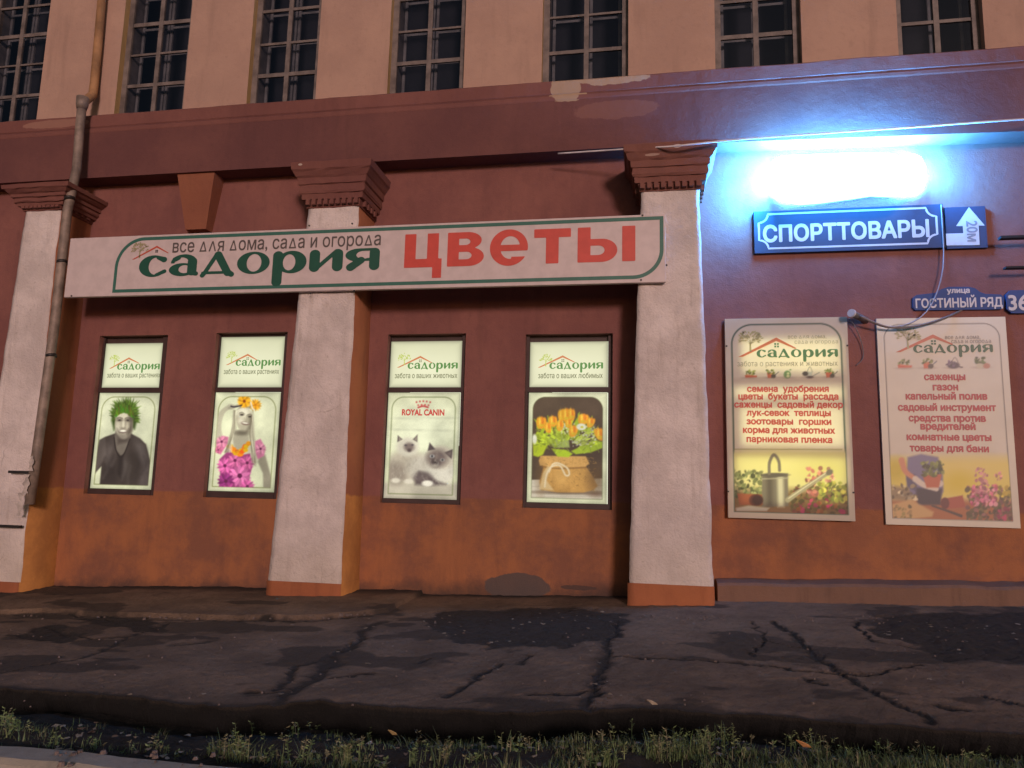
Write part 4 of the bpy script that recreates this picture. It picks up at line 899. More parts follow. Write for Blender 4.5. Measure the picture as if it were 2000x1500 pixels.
def board_text(rows, quad_w, Y, mat, parent, name='lettering', bold=.035, k=1.0):
    parts = []
    for s, pl_, pr_, pb, xh_ in rows:
        V, Fc = text2d(s, bold, 24); a = at(pl_, pb, Y); b = at(pr_, pb, Y); h = (at(pl_, pb-xh_, Y)[2]-a[2])/0.54
        parts.append(lay(V, Fc, a[0], b[0], (a[2]+b[2])/2, Y, h))
    V, Fc = join(parts); return mesh(name, V, Fc, mat, parent)
YB = -0.09
# --- left, lit from behind
PRT = print_mat('translucent_print', 0, 1.0, 0.42)
t, c, R1 = board('tall backlit board with red lists above a metal watering can picture', ((1415, 622), (1655, 620), (1670, 1017), (1423, 1012)), ((82, 103), (882, 98), (935, 1437), (105, 1410)), YB, True)
c.border((84, 104, 88), .014, .055, .17); c.clip = np.clip(-c.inside*c.nu+.5, 0, 1); r_ = random.Random(4)
c.poly([(100, 985), (950, 985), (950, 1240), (100, 1240)], (214, 208, 150), 20); c.ell(420, 1060, 200, 70, (226, 220, 150), 60, .8); c.ell(750, 1120, 160, 90, (208, 202, 122), 60, .7)
c.poly([(100, 1230), (950, 1240), (950, 1450), (100, 1450)], (126, 100, 64), 30); c.poly([(100, 1340), (600, 1350), (600, 1450), (100, 1450)], (150, 118, 84), 20)
blossoms(c, r_, 120, 145, 330, 1110, 1290, [(104, 112, 74), (76, 84, 56), (150, 156, 110), (120, 128, 84)], 6, 18); blossoms(c, r_, 160, 520, 890, 1210, 1400, [(110, 96, 56), (90, 84, 50), (140, 120, 70), (120, 70, 60)], 8, 20)
blossoms(c, r_, 60, 620, 720, 1095, 1290, [(186, 120, 110), (200, 140, 130), (166, 96, 90)], 5, 16); blossoms(c, r_, 70, 700, 880, 1190, 1310, [(196, 190, 90), (150, 156, 70), (120, 130, 60)], 8, 18); blossoms(c, r_, 26, 560, 890, 1300, 1390, [(166, 44, 92), (190, 70, 110), (150, 90, 50)], 8, 18); blossoms(c, r_, 14, 740, 800, 1100, 1190, [(190, 120, 120), (206, 150, 140)], 6, 14)
c.poly([(330, 1135), (500, 1130), (505, 1340), (330, 1345)], (118, 112, 100), 5); c.poly([(360, 1140), (400, 1140), (400, 1340), (365, 1340)], (84, 78, 70), 14, .8); c.poly([(430, 1140), (470, 1140), (475, 1345), (435, 1345)], (206, 202, 180), 12, .9); c.ell(415, 1140, 88, 14, (92, 88, 80), 4); c.curve([(330, 1165), (505, 1160)], 6, (170, 166, 150), 3)
c.curve([(378, 1130), (380, 1060), (408, 1010), (440, 1050), (446, 1110)], 20, (120, 114, 100), 4); c.curve([(500, 1300), (600, 1230), (760, 1130)], (34, 26), (158, 152, 130), 4); c.curve([(505, 1290), (760, 1120)], 6, (214, 208, 186), 3); c.ell(770, 1125, 24, 18, (110, 106, 96), 4, 1, -.5)
c.poly([(165, 1255), (330, 1265), (335, 1330), (180, 1330)], (150, 84, 58), 5); c.ell(290, 1300, 46, 38, (92, 52, 44), 5); c.ell(300, 1300, 36, 30, (60, 38, 36), 6); c.poly([(155, 1350), (240, 1335), (380, 1350), (360, 1370), (160, 1370)], (196, 190, 176), 6)
for x, k in ((255, 0), (388, 1), (497, 4), (640, 5), (770, 1)): icon(c, r_, x, 483, k, .85)
c.ell(500, 520, 380, 16, (168, 150, 136), 14, .5); c.curve([(150, 972), (850, 978)], 5, (140, 136, 90), 4, .9)
c.clip = None
bd = c.build('printed_sheet', *R1, YB, PRT, t)
mb = MB(); rr = R1; fw = .03
mb.box(rr[0], YB+.004, rr[1], rr[0]+fw, -.004, rr[3]); mb.box(rr[2]-fw, YB+.004, rr[1], rr[2], -.004, rr[3]); mb.box(rr[0]+fw, YB+.004, rr[1], rr[2]-fw, -.004, rr[1]+fw); mb.box(rr[0]+fw, YB+.004, rr[3]-fw, rr[2]-fw, -.004, rr[3])
mb.build('frame', ink('board_rim', (0, 0, 0), 0, (.45, .4, .36)), t)
LAMP = ink('lamp_panel', (238, 238, 186), 2.3, (.3, .3, .2))
for q in (((1447, 663), (1638, 663), (1640, 728), (1449, 728)), ((1434, 757), (1645, 757), (1647, 779), (1436, 779)), ((1445, 797), (1645, 797), (1648, 872), (1446, 872)), ((1436, 893), (1648, 893), (1652, 945), (1438, 945)), ((1445, 945), (1640, 945), (1640, 985), (1445, 985))):
    a = quadrect(*q, YB+.05); mb = MB(); mb.box(a[0], YB+.05, a[1], a[2], YB+.06, a[3]); mb.build('lamp_panel', LAMP, t)
Y2 = YB-.003
RED_T = ink('board_red', (0, 0, 0), 0, (.72, .15, .12), .5, .45); GRN_T = ink('board_green', (0, 0, 0), 0, (.12, .30, .14), .5, .45); GRY_T = ink('board_grey', (0, 0, 0), 0, (.36, .35, .25), .5, .40); ORG_T = ink('board_roof', (0, 0, 0), 0, (.75, .26, .13), .5, .45); TRE_T = ink('board_tree', (0, 0, 0), 0, (.52, .50, .26), .5, .45)
board_text([('семена  удобрения', 1459, 1619, 765, 9), ('цветы  букеты  рассада', 1442, 1638, 780, 9), ('саженцы  садовый декор', 1434, 1647, 796, 9), ('лук-севок  теплицы', 1458, 1623, 812, 9), ('зоотовары  горшки', 1458, 1624, 829, 9), ('корма для животных', 1451, 1631, 846, 9), ('парниковая пленка', 1458, 1626, 864, 9)], 0, Y2, RED_T, t, 'list_lettering', .05)
board_text([('забота о растениях и животных', 1440, 1636, 715, 8)], 0, Y2, GRY_T, t, 'slogan_lettering', .01); board_text([('все ΔΛя Δома,', 1539, 1614, 661, 6), ('саΔа и огороΔа', 1552, 1637, 671, 6)], 0, Y2, GRY_T, t, 'small_lettering', .0)
def logo_on(t, lx, rx_, yb, xh_, roof, tree, Y, mg, mr, mt, tw=.24):
    a, b = at(lx, yb, Y), at(rx_, yb, Y); P, Fc = lay(*LOGO2D, a[0], b[0], a[2], Y, at(lx, yb-xh_, Y)[2]-a[2]); mesh('company_name', P, Fc, mg, t)
    rf = [(at(*q, Y)[0], at(*q, Y)[2]) for q in roof]; logo_roof(rf[0], 0, rf[1], rf[2], .045, Y, t, mr); p = at(*tree, Y); logo_tree(p[0], p[2], tw, tw*.8, Y-.001, t, mt, 60)
    mb = MB(); q = (rf[1][0]-.025, rf[1][1]-.125)
    for k in (0, 1):
        for j in (0, 1): mb.add([(q[0]+k*.032, Y, q[1]+j*.032), (q[0]+k*.032+.022, Y, q[1]+j*.032), (q[0]+k*.032+.022, Y, q[1]+j*.032+.022), (q[0]+k*.032, Y, q[1]+j*.032+.022)], [(0, 1, 2, 3)])
    mb.build('emblem_window', mg, t)
logo_on(t, 1478, 1637, 698, 15, ((1442, 697), (1516, 659), (1556, 680)), (1465, 664), Y2, GRN_T, ORG_T, TRE_T, .30)
for (px, py) in ((1419, 676), (1655, 675), (1422, 960), (1667, 962)): p = at(px, py, YB); mb = MB(); mb.tube([(p[0], YB+.001, p[2]), (p[0], YB-.008, p[2])], .012, 8); mb.build('screw', STRAP, t)
# --- right, unlit
PRD = print_mat('dull_print', 0, 1.0)
t, c, R2 = board('unlit tall board with red list above a gardener holding a potted plant', ((1713, 622), (1964, 619), (1993, 1031), (1729, 1025)), ((77, 100), (918, 98), (1012, 1473), (132, 1447)), YB+.05, False)
c.border((86, 84, 76), .007, .055, .12); c.clip = np.clip(-c.inside*c.nu+.5, 0, 1); r_ = random.Random(8)
c.poly([(100, 1030), (1000, 1030), (1000, 1300), (100, 1300)], (214, 198, 92), 40); c.ell(700, 1090, 260, 60, (214, 196, 110), 60, .7); c.ell(200, 1100, 70, 70, (190, 172, 40), 40, .8); c.ell(620, 1180, 90, 60, (206, 186, 40), 40, .8)
c.poly([(100, 1290), (1000, 1300), (1000, 1480), (100, 1480)], (158, 98, 56), 20); c.poly([(160, 1200), (330, 1225), (300, 1300), (165, 1290)], (140, 124, 90), 14)
c.poly([(280, 1020), (370, 1000), (480, 1020), (510, 1100), (515, 1240), (490, 1290), (300, 1260), (270, 1160)], (112, 110, 138), 8); c.poly([(330, 1215), (505, 1225), (495, 1325), (345, 1325)], (52, 50, 58), 8); c.poly([(270, 1130), (330, 1130), (340, 1240), (275, 1210)], (78, 80, 104), 8)
c.curve([(240, 1040), (265, 1110), (330, 1160)], (40, 30), (196, 134, 98), 5); c.curve([(330, 1160), (390, 1200), (470, 1225)], (40, 30), (206, 196, 176), 5); c.ell(490, 1190, 26, 22, (204, 194, 176), 5); c.poly([(375, 1130), (505, 1130), (485, 1215), (405, 1215)], (178, 96, 62), 5)
blossoms(c, r_, 60, 370, 520, 1050, 1140, [(84, 96, 40), (110, 124, 54), (64, 76, 36), (140, 150, 80)], 6, 17)
blossoms(c, r_, 30, 170, 350, 1200, 1290, [(196, 186, 150), (96, 86, 60), (150, 136, 96)], 6, 18); c.poly([(170, 1320), (300, 1290), (450, 1370), (440, 1400), (240, 1420), (175, 1400)], (190, 156, 100), 8); blossoms(c, r_, 30, 190, 300, 1330, 1415, [(120, 110, 60), (166, 140, 86)], 6, 15)
c.poly([(500, 1290), (640, 1265), (660, 1340), (520, 1350)], (158, 78, 56), 5); c.ell(525, 1315, 28, 36, (96, 46, 40), 4); c.curve([(440, 1330), (560, 1370), (630, 1395)], (12, 18), (70, 58, 50), 3)
blossoms(c, r_, 210, 670, 980, 1210, 1430, [(110, 100, 60), (76, 74, 46), (140, 96, 90), (90, 84, 50)], 8, 20); blossoms(c, r_, 90, 690, 860, 1200, 1330, PINKS, 6, 16, .75); blossoms(c, r_, 46, 725, 800, 1095, 1240, [(200, 140, 140), (186, 120, 130)], 6, 15); blossoms(c, r_, 10, 850, 890, 1120, 1170, [(206, 140, 140)], 6, 12); blossoms(c, r_, 14, 850, 960, 1210, 1290, [(196, 172, 56), (150, 140, 50)], 8, 18); blossoms(c, r_, 26, 840, 980, 1350, 1430, [(150, 50, 80), (90, 60, 50)], 7, 16)
for x, k in ((263, 0), (415, 1), (585, 2), (765, 3)): icon(c, r_, x, 412, k, 1.0)
c.clip = None
c.build('printed_sheet', *R2, YB+.05, PRD, t)
mb = MB(); mb.box(R2[0], YB+.054, R2[1], R2[2], -.004, R2[3]); mb.build('panel', ink('board_back', (0, 0, 0), 0, (.45, .4, .36)), t)
Y2 = YB+.047
RED_D = ink('dull_red', (0, 0, 0), 0, (.42, .075, .075)); GRN_D = ink('dull_green', (0, 0, 0), 0, (.06, .13, .07)); GRY_D = ink('dull_grey', (0, 0, 0), 0, (.28, .25, .20)); ORG_D = ink('dull_roof', (0, 0, 0), 0, (.52, .16, .09)); TRE_D = ink('dull_tree', (0, 0, 0), 0, (.38, .35, .18))
board_text([('саженцы', 1805, 1886, 742, 10), ('газон', 1822, 1872, 762, 10), ('капельный полив', 1769, 1929, 780, 10), ('садовый инструмент', 1754, 1946, 802, 10), ('средства против', 1775, 1926, 823, 10), ('вредителей', 1798, 1906, 839, 10), ('комнатные цветы', 1771, 1937, 860, 10), ('товары для бани', 1777, 1932, 882, 10)], 0, Y2, RED_D, t, 'list_lettering', .05)
board_text([('все ΔΛя Δома,', 1846, 1915, 662, 6), ('саΔа и огороΔа', 1858, 1936, 670, 6)], 0, Y2, GRY_D, t, 'small_lettering', .015)
logo_on(t, 1784, 1940, 689, 15, ((1749, 688), (1822, 653), (1862, 672)), (1772, 657), Y2, GRN_D, ORG_D, TRE_D, .30)

# ================================================================== LIT SIGN AND STREET PLATES
led = thing('led_sign', 'overexposed blue-white LED sign glowing on the dark red wall', 'sign')
a = rect(1540, 325, 1770, 375, -0.2)
CAB = simple('dark_blue_cabinet', (0.02, 0.03, 0.07), 0.35, 0.2); 
mb = MB(); mb.box(a[0], -0.2, a[1], a[2], -0.10, a[3]); cb = mb.build('cabinet', CAB, led)
for x in (a[0]+.3, a[2]-.3): mb = MB(); mb.box(x-.03, -.099, a[1]+.1, x+.03, .01, a[3]-.1); mb.build('bracket', STRAP, led)
m = Mat('led_glow'); m.b.inputs['Emission Color'].default_value = (0.20, 0.50, 1.0, 1); m.b.inputs['Emission Strength'].default_value = 5.0; m.color((.5, .5, .5)); LED = m.m
def glow(name, c, e): m = Mat(name); m.b.inputs['Emission Color'].default_value = (*c, 1); m.b.inputs['Emission Strength'].default_value = e; m.color((.5, .5, .5)); return m.m
RIM = [glow('added_top_wall_wash', (0.04, 0.36, 1.0), 400.0), glow('added_lower_wall_wash', (0.08, 0.38, 1.0), 16.0), glow('added_end_wall_wash', (0.05, 0.35, 1.0), 120.0)]  # added glow on the housing sides, washing the wall blue like bloom
px_out = [(1500, 330), (1508, 312), (1525, 303), (1600, 300), (1680, 297), (1745, 299), (1762, 306), (1775, 306), (1785, 299), (1800, 306), (1810, 325), (1812, 350), (1806, 368), (1790, 380), (1750, 386), (1700, 384), (1660, 390), (1600, 398), (1560, 401), (1525, 395), (1503, 378), (1496, 352)]
o = [at(p[0], p[1], -0.54) for p in px_out][::-1]; cx, cz = np.mean([p[0] for p in o]), np.mean([p[2] for p in o])
V, Fc = [], []; lay_ = [(1.0, -.03), (1.0, -.54), (.985, -.555), (.95, -.57), (.88, -.58), (.6, -.59), (0.0, -.592)]; n = len(o)
ob_ = [at(p[0], p[1], -0.03) for p in px_out][::-1]  # sides follow the view rays, so the added glowing rims stay unseen
for s_, y in lay_:
    for p, q in zip(o, ob_):
        if y > -0.1: V.append((q[0], y, q[2])); continue
        V.append((cx+(p[0]-cx)*(1-(1-s_)*.5 if s_ > .5 else s_), y, cz+(p[2]-cz)*s_))
for k in range(len(lay_)-1):
    for i in range(n): Fc.append((k*n+i, k*n+(i+1) % n, (k+1)*n+(i+1) % n, (k+1)*n+i))
mesh('light_panel', V, Fc, [LED]+RIM, led, [(1 if (V[i][2]+V[(i+1) % n][2])/2 > cz+.12 else 3 if abs(V[i][0]-cx) > .88*max(abs(p[0]-cx) for p in o) else 2) for i in range(n)]+[0]*(len(Fc)-n), True)

NAVY = ink('navy_enamel', (0, 0, 0), 0, (.012, .030, .075), .65); PLW = ink('plate_white', (0, 0, 0), 0, (.46, .44, .46))
ds = thing('direction_sign', 'dark blue sports goods sign with notched white border below the glow', 'sign')
YD = -0.06; a = quadrect((1472, 408), (1842, 404), (1846, 484), (1474, 494), YD)
mb = MB(); mb.box(a[0], YD, a[1], a[2], -.004, a[3]); mb.build('panel', NAVY, ds)
i0 = quadrect((1478, 413), (1832, 406), (1834, 478), (1480, 489), YD)
def notched(x0, z0, x1, z1, r_, w):
    o = []
    for (cx, cz, a0) in ((x0, z0, .5*math.pi), (x1, z0, math.pi), (x1, z1, 1.5*math.pi), (x0, z1, 0)):
        arc = [(cx+(r_)*math.cos(a0-.5*math.pi*k/8), cz+(r_)*math.sin(a0-.5*math.pi*k/8)) for k in range(9)]; o += arc
    return o
def band(o, w, Y):
    o = [np.array(p) for p in o]; n = len(o); V, Fc = [], []
    for i in range(n):
        t = o[(i+1) % n]-o[i-1]; t /= np.linalg.norm(t)+1e-9; nn = np.array([-t[1], t[0]]); V += [(o[i][0]+nn[0]*w/2, Y, o[i][1]+nn[1]*w/2), (o[i][0]-nn[0]*w/2, Y, o[i][1]-nn[1]*w/2)]
    for i in range(n): j = (i+1) % n; Fc.append((2*i, 2*i+1, 2*j+1, 2*j))
    return np.array(V), Fc
V, Fc = band(notched(i0[0]+.02, i0[1]+.02, i0[2]-.02, i0[3]-.02, .11, .022), .024, YD-.003); mesh('border_line', V, Fc, PLW, ds)
b = rect(1490, 435, 1815, 467, YD); text_obj('lettering', 'СПОРТТОВАРЫ', b[0], b[2], b[1], YD-.003, PLW, ds, .04, (b[3]-b[1])/.74, 40)
ar = thing('arrow_sign', 'small dark blue plate with a bent white arrow marked 20 m', 'sign')
a2 = quadrect((1846, 404), (1926, 402), (1929, 481), (1848, 487), YD)
mb = MB(); mb.box(a2[0]+.008, YD+.012, a2[1], a2[2], -.004, a2[3]); mb.build('panel', NAVY, ar)
ax = [at(p[0], p[1], YD) for p in ((1849, 479), (1914, 478), (1912, 440), (1924, 440), (1893, 404), (1868, 441), (1881, 441), (1882, 455), (1848, 456))]
V, Fc = tris2d([[(ax[k][0], ax[k][2]) for k in (0, 1, 7, 8)], [(ax[k][0], ax[k][2]) for k in (1, 2, 6, 7)], [(ax[k][0], ax[k][2]) for k in (5, 6, 2, 3, 4)]], YD+.008); mesh('arrow', V, Fc, PLW, ar)
V, Fc = text2d('20м', .03, 40); k = (at(1898, 432, YD)[2]-at(1898, 473, YD)[2])/(V[:, 0].max()-V[:, 0].min()); top = at(1891, 431, YD); kx = (at(1910, 440, YD)[0]-at(1888, 440, YD)[0])/.74
P = np.stack([at(1889, 450, YD)[0]+V[:, 1]*kx, np.full(len(V), YD+.005), top[2]-(V[:, 0]-V[:, 0].min())*k], 1); mesh('distance_lettering', P, [f[::-1] for f in Fc], ink('plate_grey', (0, 0, 0), 0, (.16, .17, .2)), ar)

st = thing('street_name_plate', 'ornate blue street name plate above the unlit board', 'plate')
BLUE = ink('blue_enamel', (0, 0, 0), 0, (.03, .06, .17), .7); PLG = ink('worn_white', (0, 0, 0), 0, (.50, .46, .44)); YN = -.035
o = [at(px, py, YN) for px, py in ((1783, 600), (1788, 606), (1955, 604), (1961, 599), (1961, 580), (1955, 575), (1925, 574), (1914, 570), (1905, 563), (1893, 560), (1853, 560), (1838, 565), (1826, 572), (1790, 576), (1783, 582))]
V, Fc = plate([(p[0], p[2]) for p in o], YN, -.004); mesh('panel', V, Fc, BLUE, st)
b = rect(1788, 582, 1958, 600, YN); text_obj('street_lettering', 'ГОСТИНЫЙ РЯД', b[0], b[2], b[1], YN-.003, PLG, st, .035, (b[3]-b[1])/.74, 34)
b = rect(1849, 564, 1894, 572, YN); text_obj('small_lettering', 'улица', b[0], b[2], b[1], YN-.003, PLG, st, .04, (b[3]-b[1])/.6, 34)
hn = thing('house_number_plate', 'square blue house number plate at the right edge beside the street name', 'plate')
b = rect(1965, 567, 2014, 612, YN); w_, h_ = b[2]-b[0], b[3]-b[1]; q = .05
o = [(b[0]+q, b[1]), (b[2]-q, b[1]), (b[2], b[1]+q), (b[2], b[3]-q), (b[2]-q, b[3]), (b[0]+q, b[3]), (b[0], b[3]-q), (b[0], b[1]+q)]
V, Fc = plate(o, YN-.01, -.004); mesh('panel', V, Fc, BLUE, hn)
b = rect(1969, 575, 2008, 605, YN-.01); text_obj('number_lettering', '36', b[0], b[2], b[1], YN-.013, PLG, hn, .03, (b[3]-b[1])/.74, 40)

# ================================================================== CONDUIT, CABLES, BRACKET
CABLE = simple('grey_cable', (.16, .14, .15), .5); PVC = simple('grey_plastic_tube', (.11, .10, .105), .45, .15)
cd_ = thing('conduit_pipe', 'short pale tube sticking out of the wall between the two boards', 'pipe')
e0, e1 = at(1664, 612, -.26), at(1692, 626, -.0); mb = MB(); mb.tube([e1, e0], .040, 18); mb.build('tube', PVC, cd_, True)
mb = MB(); dv = (e0-e1)/np.linalg.norm(e0-e1); mb.tube([e0-dv*.004, e0+dv*.022], [.050, .048], 18); mb.build('end_cap', ink('cap_white', (0, 0, 0), 0, (.55, .53, .56)), cd_)
def cable(name, label, pts, r_, mat):
    mb = MB(); mb.tube(smooth_path(pts, 8), r_, 8); o = mb.build(name, mat, None, True); return tag(o, label, 'cable')
cable('cable', 'thick grey cable sagging from the tube across the unlit board top', [at(1680, 618, -.22), at(1705, 630, -.16), at(1735, 639, -.13), at(1775, 639, -.12), at(1815, 631, -.11), at(1850, 619, -.08), at(1868, 611, -.03), at(1880, 604, -.012)], .013, CABLE)
cable('cable', 'thin wire dropping from the arrow plate past the street name plate', [at(1838, 400, -.07), at(1841, 450, -.075), at(1843, 500, -.07), at(1838, 545, -.08), at(1822, 590, -.09), at(1800, 618, -.11), at(1770, 634, -.13), at(1738, 638, -.14), at(1708, 629, -.17), at(1684, 618, -.22)], .007, simple('pale_wire', (.30, .27, .30), .5))
cable('cable', 'thin loose wire curling down beside the backlit board', [at(1658, 622, -.11), at(1668, 635, -.08), at(1680, 660, -.05), at(1686, 685, -.03), at(1684, 702, -.02), at(1672, 714, -.015)], .006, CABLE)
cable('cable', 'long pale string cable running above the glowing sign along the frieze', [at(1090, 300, -.32), at(1225, 291, -.55), at(1310, 286, -.84), at(1395, 277, -.84), at(1500, 268, -.74), at(1640, 258, -.70), at(1800, 247, -.66), at(1920, 238, -.6), at(2100, 226, -.36)], .011, simple('white_string', (.75, .72, .75), .4))
br = thing('wall_bracket', 'dark metal bracket with two bars at the right edge above the house number', 'bracket')
for (py, l, h) in ((464, 1952, .022), (523, 1962, .016)):
    a, b = at(l, py, -.2), at(2060, py-2, -.2); mb = MB(); mb.box(a[0], -.24, a[2]-h, b[0], -.16, a[2]+h*.4); mb.build('bar', simple('grey_bar', (.012, .011, .014), .8), br)

# ================================================================== GROUND
def seg_d(X, Y, pts):
    d = np.full(X.shape, 1e9)
    for a, b in zip(pts[:-1], pts[1:]): d = np.minimum(d, cap_sdf(X, Y, a, b, 0))
    return d
def gp(pts, dz=0.0): return [tuple(atg(*p, dz)[:2]) for p in pts]
EDGE_PX = [(-700, 1310), (0, 1345), (200, 1360), (330, 1372), (480, 1384), (530, 1378), (620, 1374), (780, 1390), (1000, 1396), (1140, 1388), (1300, 1384), (1500, 1402), (1700, 1416), (2000, 1432), (2700, 1470)]
ed = np.array(gp(EDGE_PX)); order = np.argsort(ed[:, 0]); ed = ed[order]
def yedge(x): return np.interp(x, ed[:, 0], ed[:, 1])+(fbm(np.asarray(x)*2.5, 2.0)-.5)*.10+(fbm(np.asarray(x)*9, 7.0)-.5)*.04
CR = [([(745, 1212), (700, 1245), (655, 1290), (600, 1332), (540, 1372), (520, 1400)], .055), ([(700, 1245), (640, 1285), (590, 1300), (545, 1345)], .03), ([(650, 1322), (720, 1318)], .02), ([(540, 1352), (470, 1352)], .02),
      ([(-60, 1322), (60, 1306), (140, 1292), (215, 1264), (260, 1245), (330, 1215)], .018), ([(250, 1245), (180, 1250), (95, 1225)], .03), ([(345, 1262), (410, 1253)], .05), ([(30, 1240), (90, 1248)], .09),
      ([(1200, 1215), (1182, 1262), (1168, 1300), (1155, 1330), (1147, 1400)], .05), ([(1160, 1345), (1100, 1352), (1020, 1356)], .018), ([(865, 1362), (930, 1320), (985, 1294)], .025), ([(815, 1294), (850, 1284)], .02),
      ([(1518, 1213), (1560, 1250), (1600, 1288), (1660, 1322), (1730, 1362), (1810, 1412)], .032), ([(1190, 1284), (1300, 1287), (1400, 1293), (1480, 1299), (1560, 1311), (1650, 1318)], .018), ([(1650, 1318), (1730, 1308), (1790, 1300)], .02), ([(1465, 1212), (1492, 1252), (1470, 1282)], .010), ([(1492, 1252), (1560, 1262)], .010), ([(1670, 1215), (1700, 1250), (1790, 1262)], .012),
      ([(1580, 1326), (1612, 1338)], .03), ([(1840, 1378), (1890, 1385)], .035), ([(1920, 1356), (1965, 1370)], .025), ([(1030, 1276), (1030, 1296)], .03), ([(-100, 1208), (80, 1200), (240, 1208), (470, 1213), (600, 1212), (720, 1202)], .022)]
PATCH = [[(812, 1208), (900, 1193), (1100, 1182), (1222, 1196), (1205, 1243), (1095, 1264), (930, 1260), (850, 1240)], [(1720, 1238), (1690, 1212), (1780, 1196), (2060, 1196), (2080, 1285), (1850, 1284)], [(60, 1228), (110, 1218), (170, 1240), (120, 1256), (50, 1250)], [(150, 1200), (300, 1208), (330, 1232), (200, 1226)]]
nxp, nyp = 900, 300
xs = np.linspace(-13, 9, nxp); tt = np.linspace(0, 1, nyp)**0.9
Xg = np.repeat(xs[None], nyp, 0); ye = yedge(xs); Yg = ye[None]+(0.03-ye[None])*tt[:, None]
def poly_sd(X, Y, P):
    d = seg_d(X, Y, P+[P[0]]); ins = np.zeros(X.shape, bool)
    for a, b in zip(P, P[1:]+[P[0]]):
        c_ = ((a[1] <= Y) & (b[1] > Y)) | ((b[1] <= Y) & (a[1] > Y))
        if a[1] != b[1]: ins ^= c_ & (X < a[0]+(Y-a[1])/(b[1]-a[1])*(b[0]-a[0]))
    return np.where(ins, -d, d)
wobx, woby = Xg+(fbm(Xg*3.0, Yg*3.0)-.5)*.20+(fbm(Xg*13, Yg*13)-.5)*.10, Yg+(fbm(Xg*3.0+9, Yg*3.0+4)-.5)*.20+(fbm(Xg*13+5, Yg*13+2)-.5)*.10
Zg = gz(Xg, Yg)+(fbm(Xg*.9, Yg*.9)-.5)*.05+(fbm(Xg*5, Yg*5)-.5)*.016+(fbm(Xg*15, Yg*15, 3)-.5)*.016
soil = np.zeros(Xg.shape)
for pts, w in CR:
    d = seg_d(wobx, woby, gp(pts)); w2 = w*(.25+.9*fbm(Xg*4, Yg*4)); s_ = np.maximum(np.clip(1.3-d/(w2+.008), 0, 1), .62*np.clip(1.2-d/(w2*2.6+.03), 0, 1)); Zg -= .018*np.clip(1.3-d/(w2+.01), 0, 1); soil = np.maximum(soil, s_)
for P in PATCH:
    d = poly_sd(wobx, woby, gp(P)); s_ = np.clip(.5-(d+(fbm(Xg*4, Yg*4)-.5)*.35)/.14, 0, 1); Zg -= .018*s_-(fbm(Xg*9, Yg*9)-.4)*.04*s_; soil = np.maximum(soil, s_)
apr = np.array(gp([(-60, 1206), (80, 1198), (240, 1206), (470, 1211), (600, 1210), (720, 1200), (760, 1195)]))
ya = np.interp(Xg, apr[:, 0], apr[:, 1], right=9); Zg += .05*np.clip((Yg-ya)/.03, 0, 1)*(Xg < apr[-1, 0])
soil = np.maximum(soil, np.clip(1-(Yg-ye[None])/(.05+.12*fbm(Xg*2, Yg*0)), 0, 1)*.85)
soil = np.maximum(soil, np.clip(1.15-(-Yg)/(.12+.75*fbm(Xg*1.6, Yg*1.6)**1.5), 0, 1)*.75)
soil = np.maximum(soil, np.clip((fbm(Xg*1.1+3, Yg*1.8)-.56)*9, 0, .55))
V = np.stack([Xg, Yg, Zg], -1).reshape(-1, 3); idx = np.arange(nxp*nyp).reshape(nyp, nxp)
Fc = np.stack([idx[:-1, :-1], idx[:-1, 1:], idx[1:, 1:], idx[1:, :-1]], -1).reshape(-1, 4).tolist()
colr = np.repeat(soil.reshape(-1, 1), 3, 1)
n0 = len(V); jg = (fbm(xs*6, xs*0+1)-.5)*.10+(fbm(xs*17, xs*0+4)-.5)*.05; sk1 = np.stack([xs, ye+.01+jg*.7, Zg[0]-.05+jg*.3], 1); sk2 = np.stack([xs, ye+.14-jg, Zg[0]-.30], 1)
V = np.vstack([V, sk1, sk2]); colr = np.vstack([colr, np.full((2*nxp, 3), 2.0)])  # skirt painted near-black: dark soil plus the shade of the undercut edge
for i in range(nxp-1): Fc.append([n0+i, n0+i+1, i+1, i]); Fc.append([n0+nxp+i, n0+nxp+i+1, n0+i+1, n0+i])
m = Mat('cracked_asphalt'); at_ = m.n.new('ShaderNodeAttribute'); at_.attribute_name = 'print'
c = m.mix(m.ramp(m.noise(1.6, 6, .65), .35, .68), (.128, .086, .058), (.245, .165, .110)); c = m.mix(m.math('MULTIPLY', m.ramp(m.noise(26, 6, .85), .54, .70), .55), c, (.25, .19, .15)); c = m.mix(m.math('MULTIPLY', m.ramp(m.noise(22, 6, .85), .47, .33), .7), c, (.028, .020, .016)); c = m.mix(m.math('MULTIPLY', m.ramp(m.noise(3.2, 7, .7), .55, .72), .6), c, (.055, .040, .033))
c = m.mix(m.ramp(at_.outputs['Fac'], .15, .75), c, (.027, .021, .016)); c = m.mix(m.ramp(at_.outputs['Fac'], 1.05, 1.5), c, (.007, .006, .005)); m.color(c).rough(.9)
m.bump(m.math('ADD', m.noise(16, 8, .75), m.math('MULTIPLY', m.noise(90, 4), .7)), .9, .03)
tag(mesh('pavement', V, Fc, m.m, None, None, False, colr), kind='structure')

